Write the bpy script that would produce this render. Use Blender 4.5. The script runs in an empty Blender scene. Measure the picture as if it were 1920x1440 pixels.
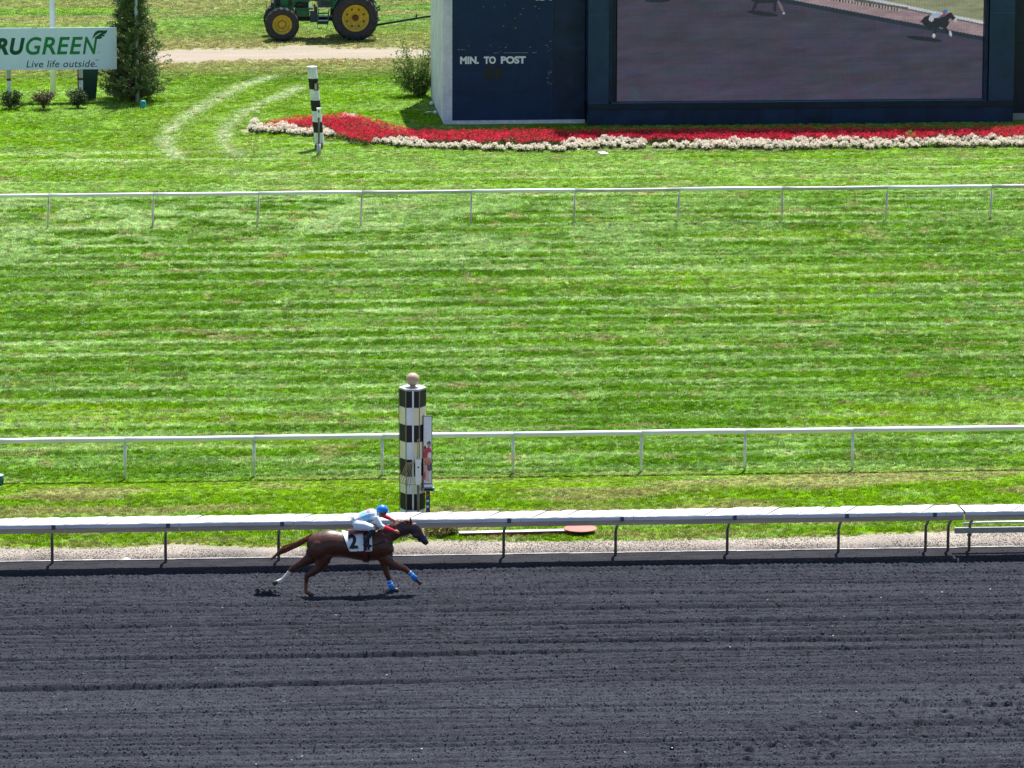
import bpy, bmesh, math, random
import numpy as np
from mathutils import Vector, Matrix, Quaternion
random.seed(7); RNG = np.random.default_rng(11)
S = bpy.context.scene
C = S.collection
PI = math.pi
# ------------------------------------------------------------------ camera
F, CAMH = 10375.0, 27.8                      # focal length in photo pixels (1920 wide), height above the ground
PITCH, YAW, ROLL = math.radians(10.95), math.radians(4.6), 0.0029
CM = Matrix.Rotation(-YAW, 3, 'Z') @ Matrix.Rotation(PI/2 - PITCH, 3, 'X') @ Matrix.Rotation(ROLL, 3, 'Z')
cam = bpy.data.cameras.new('camera'); co = bpy.data.objects.new('camera', cam); C.objects.link(co)
cam.sensor_width = 36; cam.lens = F/1920*36; cam.clip_start = 1; cam.clip_end = 6000
co.matrix_world = Matrix.Translation((0, 0, CAMH)) @ CM.to_4x4()
S.camera = co
# ------------------------------------------------------------------ light
SUNV = Vector((0.38, 1.0, 0)).normalized()*math.cos(math.radians(65.3)) + Vector((0, 0, math.sin(math.radians(65.3))))
w = bpy.data.worlds.new('World'); S.world = w; w.use_nodes = True
nt = w.node_tree; bg = nt.nodes['Background']
sky = nt.nodes.new('ShaderNodeTexSky'); sky.sky_type = 'NISHITA'; sky.sun_disc = False
sky.sun_elevation = math.radians(65.3); sky.sun_rotation = math.atan2(SUNV.x, SUNV.y)
nt.links.new(sky.outputs[0], bg.inputs[0]); bg.inputs[1].default_value = 0.085
sl = bpy.data.lights.new('sun', 'SUN'); sl.energy = 5.0; sl.angle = math.radians(0.5); sl.color = (1, 0.96, 0.90)
so = bpy.data.objects.new('sun', sl); C.objects.link(so)
so.rotation_euler = SUNV.to_track_quat('Z', 'Y').to_euler(); so.location = (0, 150, 60)
V = S.view_settings; V.view_transform = 'Standard'; V.look = 'None'; V.gamma = 1; V.use_curve_mapping = False
V.exposure = 1.0
S.render.engine = 'CYCLES'; S.cycles.max_bounces = 6

# ------------------------------------------------------------------ helpers
def ray(px, py):
    return CM @ Vector(((px-960)/F, -(py-720)/F, -1))
def G(px, py, z=0.0):                        # ground point seen at a photo pixel
    d = ray(px, py); t = (z-CAMH)/d.z
    return Vector((d.x*t, d.y*t, z))
def P(px, py, Y):                            # point of the plane y = Y
    d = ray(px, py); t = Y/d.y
    return Vector((d.x*t, Y, CAMH+d.z*t))
CN = np.array(CM)
def gproj(x, y, z=0.0):
    p = np.stack([x, y, np.full_like(x, z-CAMH)], -1) @ CN
    return 960+F*p[..., 0]/-p[..., 2], 720-F*p[..., 1]/-p[..., 2]
def noise(x, y, seed=0):
    x = np.asarray(x, float); y = np.asarray(y, float)
    xi = np.floor(x).astype(np.int64); yi = np.floor(y).astype(np.int64)
    fx = x-xi; fy = y-yi; fx = fx*fx*(3-2*fx); fy = fy*fy*(3-2*fy)
    def h(a, b):
        n = (a*374761393 + b*668265263 + seed*1442695041) & 0xffffffff
        n = ((n ^ (n >> 13))*1274126177) & 0xffffffff
        n = ((n ^ (n >> 16))*2246822519) & 0xffffffff
        return ((n ^ (n >> 15)) & 0xffff)/65535.0
    return (h(xi, yi)*(1-fx)+h(xi+1, yi)*fx)*(1-fy)+(h(xi, yi+1)*(1-fx)+h(xi+1, yi+1)*fx)*fy
def fbm(x, y, seed=0, o=3):
    s = 0; a = 1; t = 0
    for i in range(o):
        s = s+a*noise(x*2**i, y*2**i, seed+i*17); t += a; a *= .5
    return s/t
def sstep(a, b, v):
    t = np.clip((v-a)/(b-a), 0, 1); return t*t*(3-2*t)

def mat(name, col, rough=.7, metal=0, var=.12, vscale=3, bump=0, bscale=40, spec=.3, coat=0, col2=None, stretch=None):
    m = bpy.data.materials.new(name); m.use_nodes = True; n = m.node_tree.nodes; l = m.node_tree.links
    b = n['Principled BSDF']; b.inputs['Roughness'].default_value = rough; b.inputs['Metallic'].default_value = metal
    b.inputs['Specular IOR Level'].default_value = spec; b.inputs['Coat Weight'].default_value = coat
    tc = n.new('ShaderNodeTexCoord'); vec = tc.outputs['Object']
    if stretch:
        mp = n.new('ShaderNodeMapping'); mp.inputs['Scale'].default_value = stretch; l.new(vec, mp.inputs[0]); vec = mp.outputs[0]
    nz = n.new('ShaderNodeTexNoise'); nz.inputs['Scale'].default_value = vscale; nz.inputs['Detail'].default_value = 5
    nz.inputs['Roughness'].default_value = .65
    l.new(vec, nz.inputs['Vector'])
    cr = n.new('ShaderNodeMapRange'); cr.inputs[1].default_value = .35; cr.inputs[2].default_value = .65; l.new(nz.outputs[0], cr.inputs[0])
    mx = n.new('ShaderNodeMix'); mx.data_type = 'RGBA'; l.new(cr.outputs[0], mx.inputs[0])
    c = Vector(col[:3]); d = Vector(col2) if col2 else c*(1-2*var)
    mx.inputs[6].default_value = (*d, 1); mx.inputs[7].default_value = (*c, 1) if col2 else (*(c*(1+var*.5)), 1)
    l.new(mx.outputs[2], b.inputs['Base Color'])
    if bump:
        nb = n.new('ShaderNodeTexNoise'); nb.inputs['Scale'].default_value = bscale; nb.inputs['Detail'].default_value = 4
        l.new(vec, nb.inputs['Vector'])
        bp = n.new('ShaderNodeBump'); bp.inputs['Strength'].default_value = bump; bp.inputs['Distance'].default_value = .02
        l.new(nb.outputs[0], bp.inputs['Height']); l.new(bp.outputs[0], b.inputs['Normal'])
    return m
def attr_mat(name, rough=.6, inst=False, trans=0, emit=0, bump=0, bscale=60, spec=.25, mulnoise=0, nscale=20):
    m = bpy.data.materials.new(name); m.use_nodes = True; n = m.node_tree.nodes; l = m.node_tree.links
    b = n['Principled BSDF']; b.inputs['Roughness'].default_value = rough; b.inputs['Specular IOR Level'].default_value = spec
    a = n.new('ShaderNodeAttribute'); a.attribute_name = 'col'; a.attribute_type = 'INSTANCER' if inst else 'GEOMETRY'
    src = a.outputs['Color']
    if mulnoise:
        g = n.new('ShaderNodeNewGeometry'); nz = n.new('ShaderNodeTexNoise'); nz.inputs['Scale'].default_value = nscale; nz.inputs['Detail'].default_value = 6
        l.new(g.outputs['Position'], nz.inputs['Vector'])
        mr = n.new('ShaderNodeMapRange'); mr.inputs[1].default_value = .3; mr.inputs[2].default_value = .7
        mr.inputs[3].default_value = 1-mulnoise; mr.inputs[4].default_value = 1+mulnoise; l.new(nz.outputs[0], mr.inputs[0])
        vm = n.new('ShaderNodeVectorMath'); vm.operation = 'SCALE'; l.new(src, vm.inputs[0]); l.new(mr.outputs[0], vm.inputs['Scale']); src = vm.outputs[0]
    l.new(src, b.inputs['Base Color'])
    if emit:
        l.new(src, b.inputs['Emission Color']); b.inputs['Emission Strength'].default_value = emit
        b.inputs['Base Color'].default_value = (.01, .01, .012, 1); l.remove(b.inputs['Base Color'].links[0])
    if trans:
        t = n.new('ShaderNodeBsdfTranslucent'); l.new(src, t.inputs[0]); ms = n.new('ShaderNodeMixShader'); ms.inputs[0].default_value = trans
        l.new(b.outputs[0], ms.inputs[1]); l.new(t.outputs[0], ms.inputs[2]); l.new(ms.outputs[0], n['Material Output'].inputs[0])
    if bump:
        nb = n.new('ShaderNodeTexNoise'); nb.inputs['Scale'].default_value = bscale; nb.inputs['Detail'].default_value = 5
        g2 = n.new('ShaderNodeNewGeometry'); l.new(g2.outputs['Position'], nb.inputs['Vector'])
        bp = n.new('ShaderNodeBump'); bp.inputs['Strength'].default_value = bump; bp.inputs['Distance'].default_value = .03
        l.new(nb.outputs[0], bp.inputs['Height']); l.new(bp.outputs[0], b.inputs['Normal'])
    return m

class MB:                                     # collects shapes into one mesh
    def __init__(s): s.v = []; s.f = []; s.m = []; s.mi = 0
    def add(s, vs, fs):
        o = len(s.v); s.v += [tuple(p) for p in vs]; s.f += [tuple(i+o for i in q) for q in fs]; s.m += [s.mi]*len(fs); return s
    def box(s, c, d, rz=0, top=1.0, M=None):
        hx, hy, hz = d[0]/2, d[1]/2, d[2]/2; vs = []
        for z, k in ((-hz, 1), (hz, top)):
            for x, y in ((-hx, -hy), (hx, -hy), (hx, hy), (-hx, hy)): vs.append(Vector((x*k, y*k, z)))
        R = M or Matrix.Rotation(rz, 3, 'Z')
        return s.add([R @ q+Vector(c) for q in vs], [(3, 2, 1, 0), (4, 5, 6, 7), (0, 1, 5, 4), (1, 2, 6, 5), (2, 3, 7, 6), (3, 0, 4, 7)])
    def b2(s, x0, x1, y0, y1, z0, z1): return s.box(((x0+x1)/2, (y0+y1)/2, (z0+z1)/2), (x1-x0, y1-y0, z1-z0))
    def tube(s, pts, r, n=10, cap=True, rb=None, up=Vector((0, 1, 0))):   # r in plane, rb along `up`
        pts = [Vector(p) for p in pts]; k = len(pts)
        rs = r if hasattr(r, '__len__') else [r]*k; rb = rs if rb is None else (rb if hasattr(rb, '__len__') else [rb]*k)
        vs = []; fs = []
        for i, p in enumerate(pts):
            t = (pts[min(i+1, k-1)]-pts[max(i-1, 0)]).normalized()
            u = up if abs(t.dot(up)) < .95 else (Vector((1, 0, 0)) if abs(t.x) < .9 else Vector((0, 0, 1)))
            a = t.cross(u).normalized(); b = a.cross(t).normalized()
            for j in range(n):
                th = 2*PI*j/n; vs.append(p+a*math.cos(th)*rs[i]+b*math.sin(th)*rb[i])
        for i in range(k-1):
            for j in range(n):
                a0 = i*n+j; a1 = i*n+(j+1) % n; fs.append((a0, a1, a1+n, a0+n))
        if cap: fs += [tuple(reversed(range(n))), tuple(range((k-1)*n, k*n))]
        return s.add(vs, fs)
    def lathe(s, prof, c=(0, 0, 0), axis='Z', n=24, ang=0):
        vs = []; fs = []; c = Vector(c); k = len(prof)
        for i in range(n):
            a = 2*PI*i/n+ang; ca, sa = math.cos(a), math.sin(a)
            for r, h in prof:
                q = (r*ca, r*sa, h) if axis == 'Z' else (r*ca, h, r*sa)
                vs.append(Vector(q)+c)
        for i in range(n):
            for j in range(k-1):
                a0 = i*k+j; b0 = ((i+1) % n)*k+j; fs.append((a0, b0, b0+1, a0+1))
        return s.add(vs, fs)
    def sphere(s, c, r, n=16, sc=(1, 1, 1)):
        m = n//2; prof = [(max(1e-4, r*math.sin(PI*i/m)), -r*math.cos(PI*i/m)) for i in range(m+1)]
        o = len(s.v); s.lathe(prof, (0, 0, 0), n=n)
        for i in range(o, len(s.v)): p = s.v[i]; s.v[i] = (p[0]*sc[0]+c[0], p[1]*sc[1]+c[1], p[2]*sc[2]+c[2])
        return s
    def prism(s, poly, y0, y1):              # polygon in x,z extruded along y
        n = len(poly); vs = [(x, y0, z) for x, z in poly]+[(x, y1, z) for x, z in poly]
        return s.add(vs, [tuple(range(n)), tuple(reversed(range(n, 2*n)))]+[((i+1) % n, i, i+n, (i+1) % n+n) for i in range(n)])
    def mesh(s, name, mats, smooth=False):
        me = bpy.data.meshes.new(name); me.from_pydata(s.v, [], s.f)
        for m in (mats if isinstance(mats, (list, tuple)) else [mats]): me.materials.append(m)
        me.polygons.foreach_set('material_index', s.m)
        if smooth: me.polygons.foreach_set('use_smooth', [True]*len(s.f))
        me.update(); return me
def link(name, me, parent=None, loc=(0, 0, 0), label=None, kind=None):
    o = bpy.data.objects.new(name, me); C.objects.link(o); o.location = loc
    if parent: o.parent = parent
    if label: o['label'] = label
    if kind: o['kind'] = kind
    return o
def part(name, mb, m, parent, loc=(0, 0, 0), smooth=False, label=None, kind=None):
    return link(name, mb.mesh(name, m, smooth), parent, loc, label, kind)
def thing(name, label, cat, loc=(0, 0, 0), group=None, me=None):
    o = link(name, me, None, loc); o['label'] = label; o['category'] = cat
    if group: o['group'] = group
    return o
def struct(name, me, loc=(0, 0, 0), kind='structure'):
    return link(name, me, None, loc, kind=kind)
def setcol(me, cols, name='col'):
    a = me.attributes.new(name, 'FLOAT_COLOR', 'POINT'); c = np.ones((len(me.vertices), 4), np.float32); c[:, :3] = cols
    a.data.foreach_set('color', c.ravel())
def gridmesh(name, xs, ys, Z, cols, m, smooth=True):
    nx, ny = len(xs), len(ys); X, Y = np.meshgrid(xs, ys)
    co_ = np.stack([X.ravel(), Y.ravel(), np.broadcast_to(Z, X.shape).ravel()], -1).astype(np.float32)
    i = np.arange((ny-1)*nx).reshape(ny-1, nx)[:, :-1].ravel()
    q = np.stack([i, i+1, i+nx+1, i+nx], -1).astype(np.int32)
    me = bpy.data.meshes.new(name); me.vertices.add(len(co_)); me.vertices.foreach_set('co', co_.ravel())
    me.loops.add(q.size); me.loops.foreach_set('vertex_index', q.ravel())
    me.polygons.add(len(q)); me.polygons.foreach_set('loop_start', np.arange(0, q.size, 4, dtype=np.int32))
    me.polygons.foreach_set('use_smooth', np.full(len(q), smooth)); me.update(calc_edges=True)
    if cols is not None: setcol(me, cols.reshape(-1, 3))
    me.materials.append(m); return me
def scatter(name, pts, cols, scl, rot, inst, parent=None, kind='stuff'):
    me = bpy.data.meshes.new(name); n = len(pts); me.vertices.add(n); me.vertices.foreach_set('co', np.asarray(pts, np.float32).ravel())
    setcol(me, cols)
    a = me.attributes.new('scl', 'FLOAT_VECTOR', 'POINT'); sc3 = np.asarray(scl, np.float32)
    if sc3.ndim == 1: sc3 = np.repeat(sc3[:, None], 3, 1)
    a.data.foreach_set('vector', sc3.ravel())
    a = me.attributes.new('rotv', 'FLOAT_VECTOR', 'POINT'); a.data.foreach_set('vector', np.asarray(rot, np.float32).ravel())
    o = link(name, me, parent, kind=kind)
    g = bpy.data.node_groups.new(name, 'GeometryNodeTree')
    g.interface.new_socket('Geometry', in_out='INPUT', socket_type='NodeSocketGeometry'); g.interface.new_socket('Geometry', in_out='OUTPUT', socket_type='NodeSocketGeometry')
    N = g.nodes; L = g.links; gi = N.new('NodeGroupInput'); go = N.new('NodeGroupOutput')
    ip = N.new('GeometryNodeInstanceOnPoints'); oi = N.new('GeometryNodeObjectInfo'); oi.inputs['As Instance'].default_value = True
    oi.inputs['Object'].default_value = bpy.data.objects.new(name+'_piece', inst)
    def na(nm):
        q = N.new('GeometryNodeInputNamedAttribute'); q.data_type = 'FLOAT_VECTOR'; q.inputs['Name'].default_value = nm; return q.outputs[0]
    L.new(gi.outputs[0], ip.inputs['Points']); L.new(oi.outputs['Geometry'], ip.inputs['Instance'])
    L.new(na('scl'), ip.inputs['Scale']); L.new(na('rotv'), ip.inputs['Rotation']); L.new(ip.outputs[0], go.inputs[0])
    md = o.modifiers.new('scatter', 'NODES'); md.node_group = g
    return o
def textmesh(txt, bold=0, shear=0, space=1, extr=0.0):
    cu = bpy.data.curves.new('t', 'FONT'); cu.body = txt; cu.offset = bold; cu.shear = shear; cu.space_character = space; cu.resolution_u = 6
    o = bpy.data.objects.new('t', cu); C.objects.link(o)
    dg = bpy.context.evaluated_depsgraph_get(); me = bpy.data.meshes.new_from_object(o.evaluated_get(dg))
    bpy.data.objects.remove(o)
    v = np.array([q.co[:2] for q in me.vertices]); f = [tuple(p.vertices) for p in me.polygons]
    bpy.data.meshes.remove(me); return v, f
def put_text(mb, txt, x0, x1, z0, z1, y, bold=0, shear=0, space=1):   # fitted into a rectangle of the wall plane
    v, f = textmesh(txt, bold, shear, space); lo = v.min(0); hi = v.max(0); u = (v-lo)/(hi-lo)
    mb.add([(x0+a*(x1-x0), y, z0+b*(z1-z0)) for a, b in u], f)

# ------------------------------------------------------------------ materials
WHITE = mat('white_paint', (.78, .79, .80), .45, var=.04, vscale=2)
WHITE_D = mat('weathered_white_paint', (.72, .73, .74), .6, var=.12, vscale=6, bump=.2)
COVER = mat('cover_vinyl', (.50, .49, .48), .45, var=.07, vscale=4)
ALU = mat('rail_aluminium', (.62, .62, .62), .35, .25, var=.08, vscale=1.2)
GALV = mat('galvanised_steel', (.45, .46, .47), .45, .6, var=.12, vscale=8)
POSTG = mat('post_grey', (.17, .16, .15), .55, .2, var=.2, vscale=9)
FASC = mat('fascia_grey', (.60, .62, .70), .45, .1, var=.12, vscale=2.5, stretch=(.3, 1, 3))
FASCB = mat('fascia_brown', (.48, .38, .29), .6, .0, var=.15, vscale=2.5, stretch=(.3, 1, 3))
CLAMP = mat('clamp_blue_grey', (.05, .08, .13), .5)
NAVY = mat('navy_paint', (.009, .028, .072), .55, var=.25, vscale=1.3)
NAVY2 = mat('navy_steel', (.010, .042, .100), .4, var=.18, vscale=.8)
NAVYD = mat('navy_steel_dark', (.008, .018, .036), .5, var=.2, vscale=1)
BLACK = mat('black_paint', (.015, .015, .017), .5, var=.2)
RUBBER = mat('tyre_rubber', (.028, .028, .034), .75, var=.3, vscale=7, col2=(.05, .048, .046))
GREEN = mat('green_enamel', (.005, .15, .06), .35, var=.15, coat=.3)
DGREEN = mat('dark_green_paint', (.006, .035, .028), .5)
YELLOW = mat('yellow_rim_paint', (.60, .42, .04), .45, var=.12, vscale=7)
RUST = mat('rust', (.16, .06, .025), .8, var=.3)
CREAM = mat('cream_panel', (.84, .76, .50), .5, var=.06)
REDP = mat('faded_red_paint', (.50, .16, .13), .6, var=.08)
MAROON = mat('maroon_paint', (.22, .02, .03), .6)
SALMON = mat('salmon_sphere', (.50, .35, .24), .4, var=.06)
GLASS = mat('cab_glass', (.03, .07, .05), .08, spec=.8)
BARK = mat('bark', (.10, .07, .05), .9, bump=.5)

# ------------------------------------------------------------------ ground colour field (real colour of grass, dry grass, soil)
def arr(*c): return np.array(c)
DEEP, MID, YG, PALE, TAN, DIRT = arr(.092, .225, .002), arr(.160, .335, .003), arr(.28, .43, .003), arr(.46, .60, .27), arr(.36, .33, .14), arr(.27, .235, .185)
YC = 122.78                                    # kerb line
Y1, Y2 = 131.69, 169.2                         # the two turf rails
def polydist(x, y, pl):
    d = np.full(x.shape, 1e9)
    for (ax, ay), (bx, by) in zip(pl[:-1], pl[1:]):
        ux, uy = bx-ax, by-ay; t = np.clip(((x-ax)*ux+(y-ay)*uy)/(ux*ux+uy*uy), 0, 1)
        d = np.minimum(d, np.hypot(x-ax-t*ux, y-ay-t*uy))
    return d
def gl(*pp): return [tuple(G(a, b)[:2]) for a, b in pp]
WORN = [gl((515, 143), (462, 158), (410, 185), (357, 213), (325, 240), (309, 258), (312, 276), (330, 296)),
        gl((565, 162), (510, 186), (455, 213), (425, 240), (417, 258), (424, 276), (445, 292)),
        gl((400, 320), (480, 330), (560, 345), (640, 352))]
RD0, RD1 = G(500, 115).y, G(500, 89).y         # the pale dirt road
def field(x, y):
    n1 = fbm(x/7, y/1.6, 3); n2 = fbm(x/2.2, y/.42, 9); n3 = fbm(x*1.3, y*1.3, 21, 2); n4 = fbm(x/14, y/6, 33)
    turf = sstep(Y1-.5, Y1+1, y)*(1-sstep(185, 193, y))
    ph = y+.4*(fbm(x/10, y/6, 5)-.5)+1.3*(fbm(0*x+3.3, y/3.1, 15)-.5)
    st = np.exp(-((((ph/1.6) % 1)-.5)/.15)**2)*np.clip(.25+1.9*fbm(x/8, y/1.9, 41)-.55, 0, 1.0)
    st2 = sstep(.60, .74, n2)
    t = sstep(.25, .75, n2*.38+n3*.42+n1*.2)[..., None]
    c = DEEP*(1-t)+MID*t
    yg = (sstep(.5, .72, n1*.5+n4*.5))[..., None]*.55
    c = c*(1-yg)+YG*yg
    brk = sstep(.30, .62, fbm(x*2.2, y*4.5, 131, 2))
    ln = sstep(.60, .80, noise(x/9, y/.20, 301)*.75+n2*.25)*.5
    pale = np.clip(turf*(st*.85+st2*.28+ln)*(.6+.45*brk)+(1-turf)*st2*.25, 0, 1)
    # near strip between the rails and the verge
    near = 1-sstep(Y1-.6, Y1+.1, y)
    dry = near*sstep(.48, .66, fbm(x/3, y/.8, 61))*.75
    dry = np.maximum(dry, np.exp(-((y-(Y1-.15))/.35)**2)*.35*(fbm(x/2, y, 62) > .45))
    verge = np.exp(-((y-124.75)/.4)**2)
    c = c*(1-near[..., None]*.6)+(MID*.45+YG*.55)*near[..., None]*.6
    # smoother greener lawn around the far bed, bright
    lawn = sstep(174, 177, y)*(1-sstep(200, 204, y))
    c = c*(1-lawn[..., None]*.8)+(MID*.8+YG*.2)*(.75+.5*n3[..., None])*lawn[..., None]*.8
    pale = np.maximum(pale, lawn*(.25*sstep(.4, .7, fbm(x/6, y/2.5, 71))))
    pale = np.maximum(pale, np.exp(-((y-169)/6.5)**2)*sstep(.50, .66, fbm(x/1.9, y/1.7, 171)*.7+n3*.3)*(.85-.5*sstep(12, 20, x)))
    for k, pl in enumerate(WORN):
        wd = (.34, .28, .7)[k]; d = polydist(x, y, pl)+.35*(n3-.5)
        pale = np.maximum(pale, np.exp(-(d/wd)**2)*(.7, .65, .5)[k]*(.5+.5*sstep(.3, .6, n2)))
        dry = np.maximum(dry, np.exp(-(d/1.4)**2)*.25*n3)
    wt_ = np.zeros(x.shape)
    for pl in WORN[:2]: wt_ = np.maximum(wt_, np.exp(-((polydist(x, y, pl)+.5*(n3-.5))/.27)**2)*(.25+.9*fbm(x/1.2, y/2.2, 177)))
    # worn lawn in front of the far rail, left
    pale = np.maximum(pale, sstep(166, 169, y)*(1-sstep(174, 182, y))*(1-sstep(9, 15, x))*sstep(.45, .62, n2*.6+n3*.4)*.8)
    # dry grass either side of the road and beyond
    r = np.maximum(0, np.maximum(RD0-y, y-RD1)); far = sstep(200.0, 206, y)
    drx = far*np.exp(-(r/4.2)**2)*1.0
    dry = np.maximum(dry, drx*(.45+.9*n1)); dry = np.maximum(dry, sstep(208, 216, y)*sstep(.42, .62, fbm(x/9, y/2.4, 77))*.7)
    pale = np.maximum(pale, sstep(212, 220, y)*.35*(fbm(x/4, y/1.5, 78)+.2))
    dry = np.maximum(dry, turf*sstep(.80, .88, noise(x*1.3+7, y*2.3, 207))*.65)
    vy = np.exp(-((y-124.55)/.32)**2)*sstep(.35, .6, fbm(x/1.1, y*2, 93)); dry = np.maximum(dry, vy*.7)
    pale = np.clip(pale, 0, 1)[..., None]; dry = np.clip(dry, 0, 1)[..., None]
    c = c*(1-pale)+PALE*pale; c = c*(1-.7*wt_[..., None])+arr(.56, .62, .42)*.7*wt_[..., None]; c = c*(1-dry)+TAN*dry
    # bare soil
    rn = 1.1*(fbm(x/2.2, y/2.2, 88, 4)-.5)
    road = sstep(-.6, .9, (y-RD0)+rn*2)*(1-sstep(-.9, 1.1, (y-RD1)+rn*2))
    vg = 1-sstep(-.22, .2, (y-124.25)-.006*(x-10)-.45*sstep(17.5, 22, x)+rn*.9)
    sh = 0*x
    for ax, ay, rr in [(*G(470, 246)[:2], .5), (*G(1200, 150)[:2], 0), (*G(560, 208)[:2], 0)]:
        if rr: sh = np.maximum(sh, 1-sstep(rr*.5, rr, np.hypot(x-ax, (y-ay)*.6)+rn*.4))
    bare = np.maximum(np.maximum(road, vg), sh*.8)
    soil = np.where(vg[..., None] > .5, arr(.27, .24, .205)*(.75+.5*n3[..., None]), DIRT*(.88+.24*n2[..., None]))
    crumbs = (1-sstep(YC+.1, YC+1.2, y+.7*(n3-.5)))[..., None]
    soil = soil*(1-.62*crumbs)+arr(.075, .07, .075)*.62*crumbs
    return c, bare, soil, verge
def grid1(a, b, st, far0, far1):
    d = list(np.arange(a, b+1e-6, st)); lo = [a-(a-far0)*((i/12)**3) for i in range(12, 0, -1)]; hi = [b+(far1-b)*((i/12)**3) for i in range(1, 13)]
    return np.array(lo+d+hi)
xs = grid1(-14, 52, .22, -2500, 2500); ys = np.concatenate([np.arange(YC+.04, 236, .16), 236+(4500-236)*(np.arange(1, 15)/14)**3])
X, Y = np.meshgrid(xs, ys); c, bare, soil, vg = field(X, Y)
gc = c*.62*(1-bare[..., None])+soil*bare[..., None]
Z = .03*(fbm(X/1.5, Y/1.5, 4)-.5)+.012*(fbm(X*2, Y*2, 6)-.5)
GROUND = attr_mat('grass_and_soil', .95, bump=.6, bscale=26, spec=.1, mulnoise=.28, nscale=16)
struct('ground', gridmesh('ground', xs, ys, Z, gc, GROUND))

# grass tufts (one mass nobody could count)
def tuft(name, nb, rad, h, wd, m, seed):
    r = random.Random(seed); mb = MB()
    for i in range(nb):
        a = r.uniform(0, 2*PI); d = rad*math.sqrt(r.random()); x, y = d*math.cos(a), d*math.sin(a)
        b = r.uniform(0, 2*PI); lean = r.uniform(.15, .95); hh = h*r.uniform(.6, 1.15); ww = wd*r.uniform(.7, 1.3)
        ux, uy = math.cos(b), math.sin(b); px, py = -uy*ww/2, ux*ww/2; k = hh*lean
        mb.add([(x-px, y-py, -.01), (x+px, y+py, -.01), (x+px*.8+ux*k*.4, y+py*.8+uy*k*.4, hh*.6), (x-px*.8+ux*k*.4, y-py*.8+uy*k*.4, hh*.6), (x+ux*k, y+uy*k, hh*(1-.25*lean))],
               [(0, 1, 2, 3), (3, 2, 4)])
    return mb.mesh(name, m)
BLADE = attr_mat('grass_blade', .6, inst=True, trans=.36, spec=.10)
def sample_area(n, y0, y1, p=2.0):             # density falling with distance
    u = RNG.random(n)
    y = y0*(y1/y0)**u if p == 1 else 1/(1/y0-u*(1/y0-1/y1))
    xl, xr = -.033*y-6, .195*y+6
    x = xl+(xr-xl)*RNG.random(n)
    return x, y
n = 600000
x, y = sample_area(n, YC+.3, 234, 1)
keep = np.ones(n, bool)
c, bare, soil, vg = field(x, y)
keep &= RNG.random(n) > bare*1.15
keep &= ~((y > 190.2) & (y < 197.7) & (x > 13) & (x < 60))
x, y, c, vg, bare = x[keep], y[keep], c[keep], vg[keep], bare[keep]; n = len(x)
jit = RNG.normal(0, 1, n)[:, None]
c = np.clip(c*np.exp(.32*jit+(.5*(fbm(x*3.2, y*4.2, 17, 2)-.5)+.55*(noise(x*8, y*10, 19)-.5)*(y < 176))[:, None])*(1+RNG.normal(0, .07, (n, 3))), .004, .85)
fl = (RNG.random(n) < .03)[:, None]; c = np.where(fl, PALE*1.15, c)
hz = (.75+.7*fbm(x/.5, y/.4, 91)+.35*vg)*np.where((y < Y1+.1) & (y > 129.8), .45, 1)
s = (y/125)**.85*.95
scl = np.stack([s*RNG.uniform(.8, 1.3, n), s*RNG.uniform(.8, 1.3, n), s*hz*RNG.uniform(.7, 1.2, n)*np.where((y > 174), .6, 1)], -1)
rot = np.stack([RNG.normal(0, .12, n), RNG.normal(0, .12, n), RNG.uniform(0, 6.28, n)], -1)
pz = .03*(fbm(x/1.5, y/1.5, 4)-.5)
scatter('grass', np.stack([x, y, pz], -1), c, scl, rot, tuft('grass_tuft', 13, .052, .060, .013, BLADE, 3))

# ------------------------------------------------------------------ track
TRK = attr_mat('synthetic_track', 1.0, bump=1.0, bscale=52, spec=.03, mulnoise=.34, nscale=26)
xs = np.concatenate([[-600, -100, -30], np.arange(-8, 27, .042), [50, 150, 600]]); ys = np.concatenate([[20, 70, 93.4], np.arange(93.5, YC-.03, .040), [YC-.03]])
X, Y = np.meshgrid(xs, ys)
har = sstep(YC-1.15, YC-1.5, Y+.05*(noise(X*5, 0*Y, 3)-.5))     # harrowed part; a smooth packed shoulder under the rail
h = .024*(fbm(X*5.2, Y*6.0, 2, 3)-.5)*2
row = noise(X/22, Y*5.2, 12)*.6+noise(X/12, Y*2.7, 13)*.4
h += .055*(row-.5)*2
h += .085*np.abs(np.sin(PI*(Y+.06*noise(X/4, Y, 14)+.5*noise(0*X, Y/1.7, 16))/.36))**.6*(.3+1.2*noise(X/6, Y/.4, 19))
sc_ = np.clip((Y-117.2)/4.5, 0, 1)
h += sc_*.034*(np.abs(np.sin(2*PI*(X+.12*noise(X*2, Y*9, 8))/.26))-.6)
grng = random.Random(17); yy = 94.0
while yy < YC-1.3:
    rw = np.nonzero((ys > yy-.3) & (ys < yy+.3))[0]; a_, b_ = rw[0], rw[-1]+1; dd = grng.choice((.02, .03, .045, .06)); ww = grng.uniform(.045, .075)
    h[a_:b_] -= dd*np.exp(-((Y[a_:b_]-yy-.07*(noise(X[a_:b_]/9, 0*X[a_:b_], int(yy*100))-.5))/ww)**2)*(.35+.9*noise(X[a_:b_]/3, Y[a_:b_]*3, 61)); yy += grng.uniform(.16, .42)
for yy, dd in ((110.05, .035), (107.6, .025), (115.3, .03), (112.9, .025), (105.6, .03)):
    h -= dd*np.exp(-((Y-yy-.12*(noise(X/7, 0*X, int(yy))-.5))/.07)**2)*(.4+.9*noise(X/1.5, Y, 77))
prng = random.Random(5)
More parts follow.
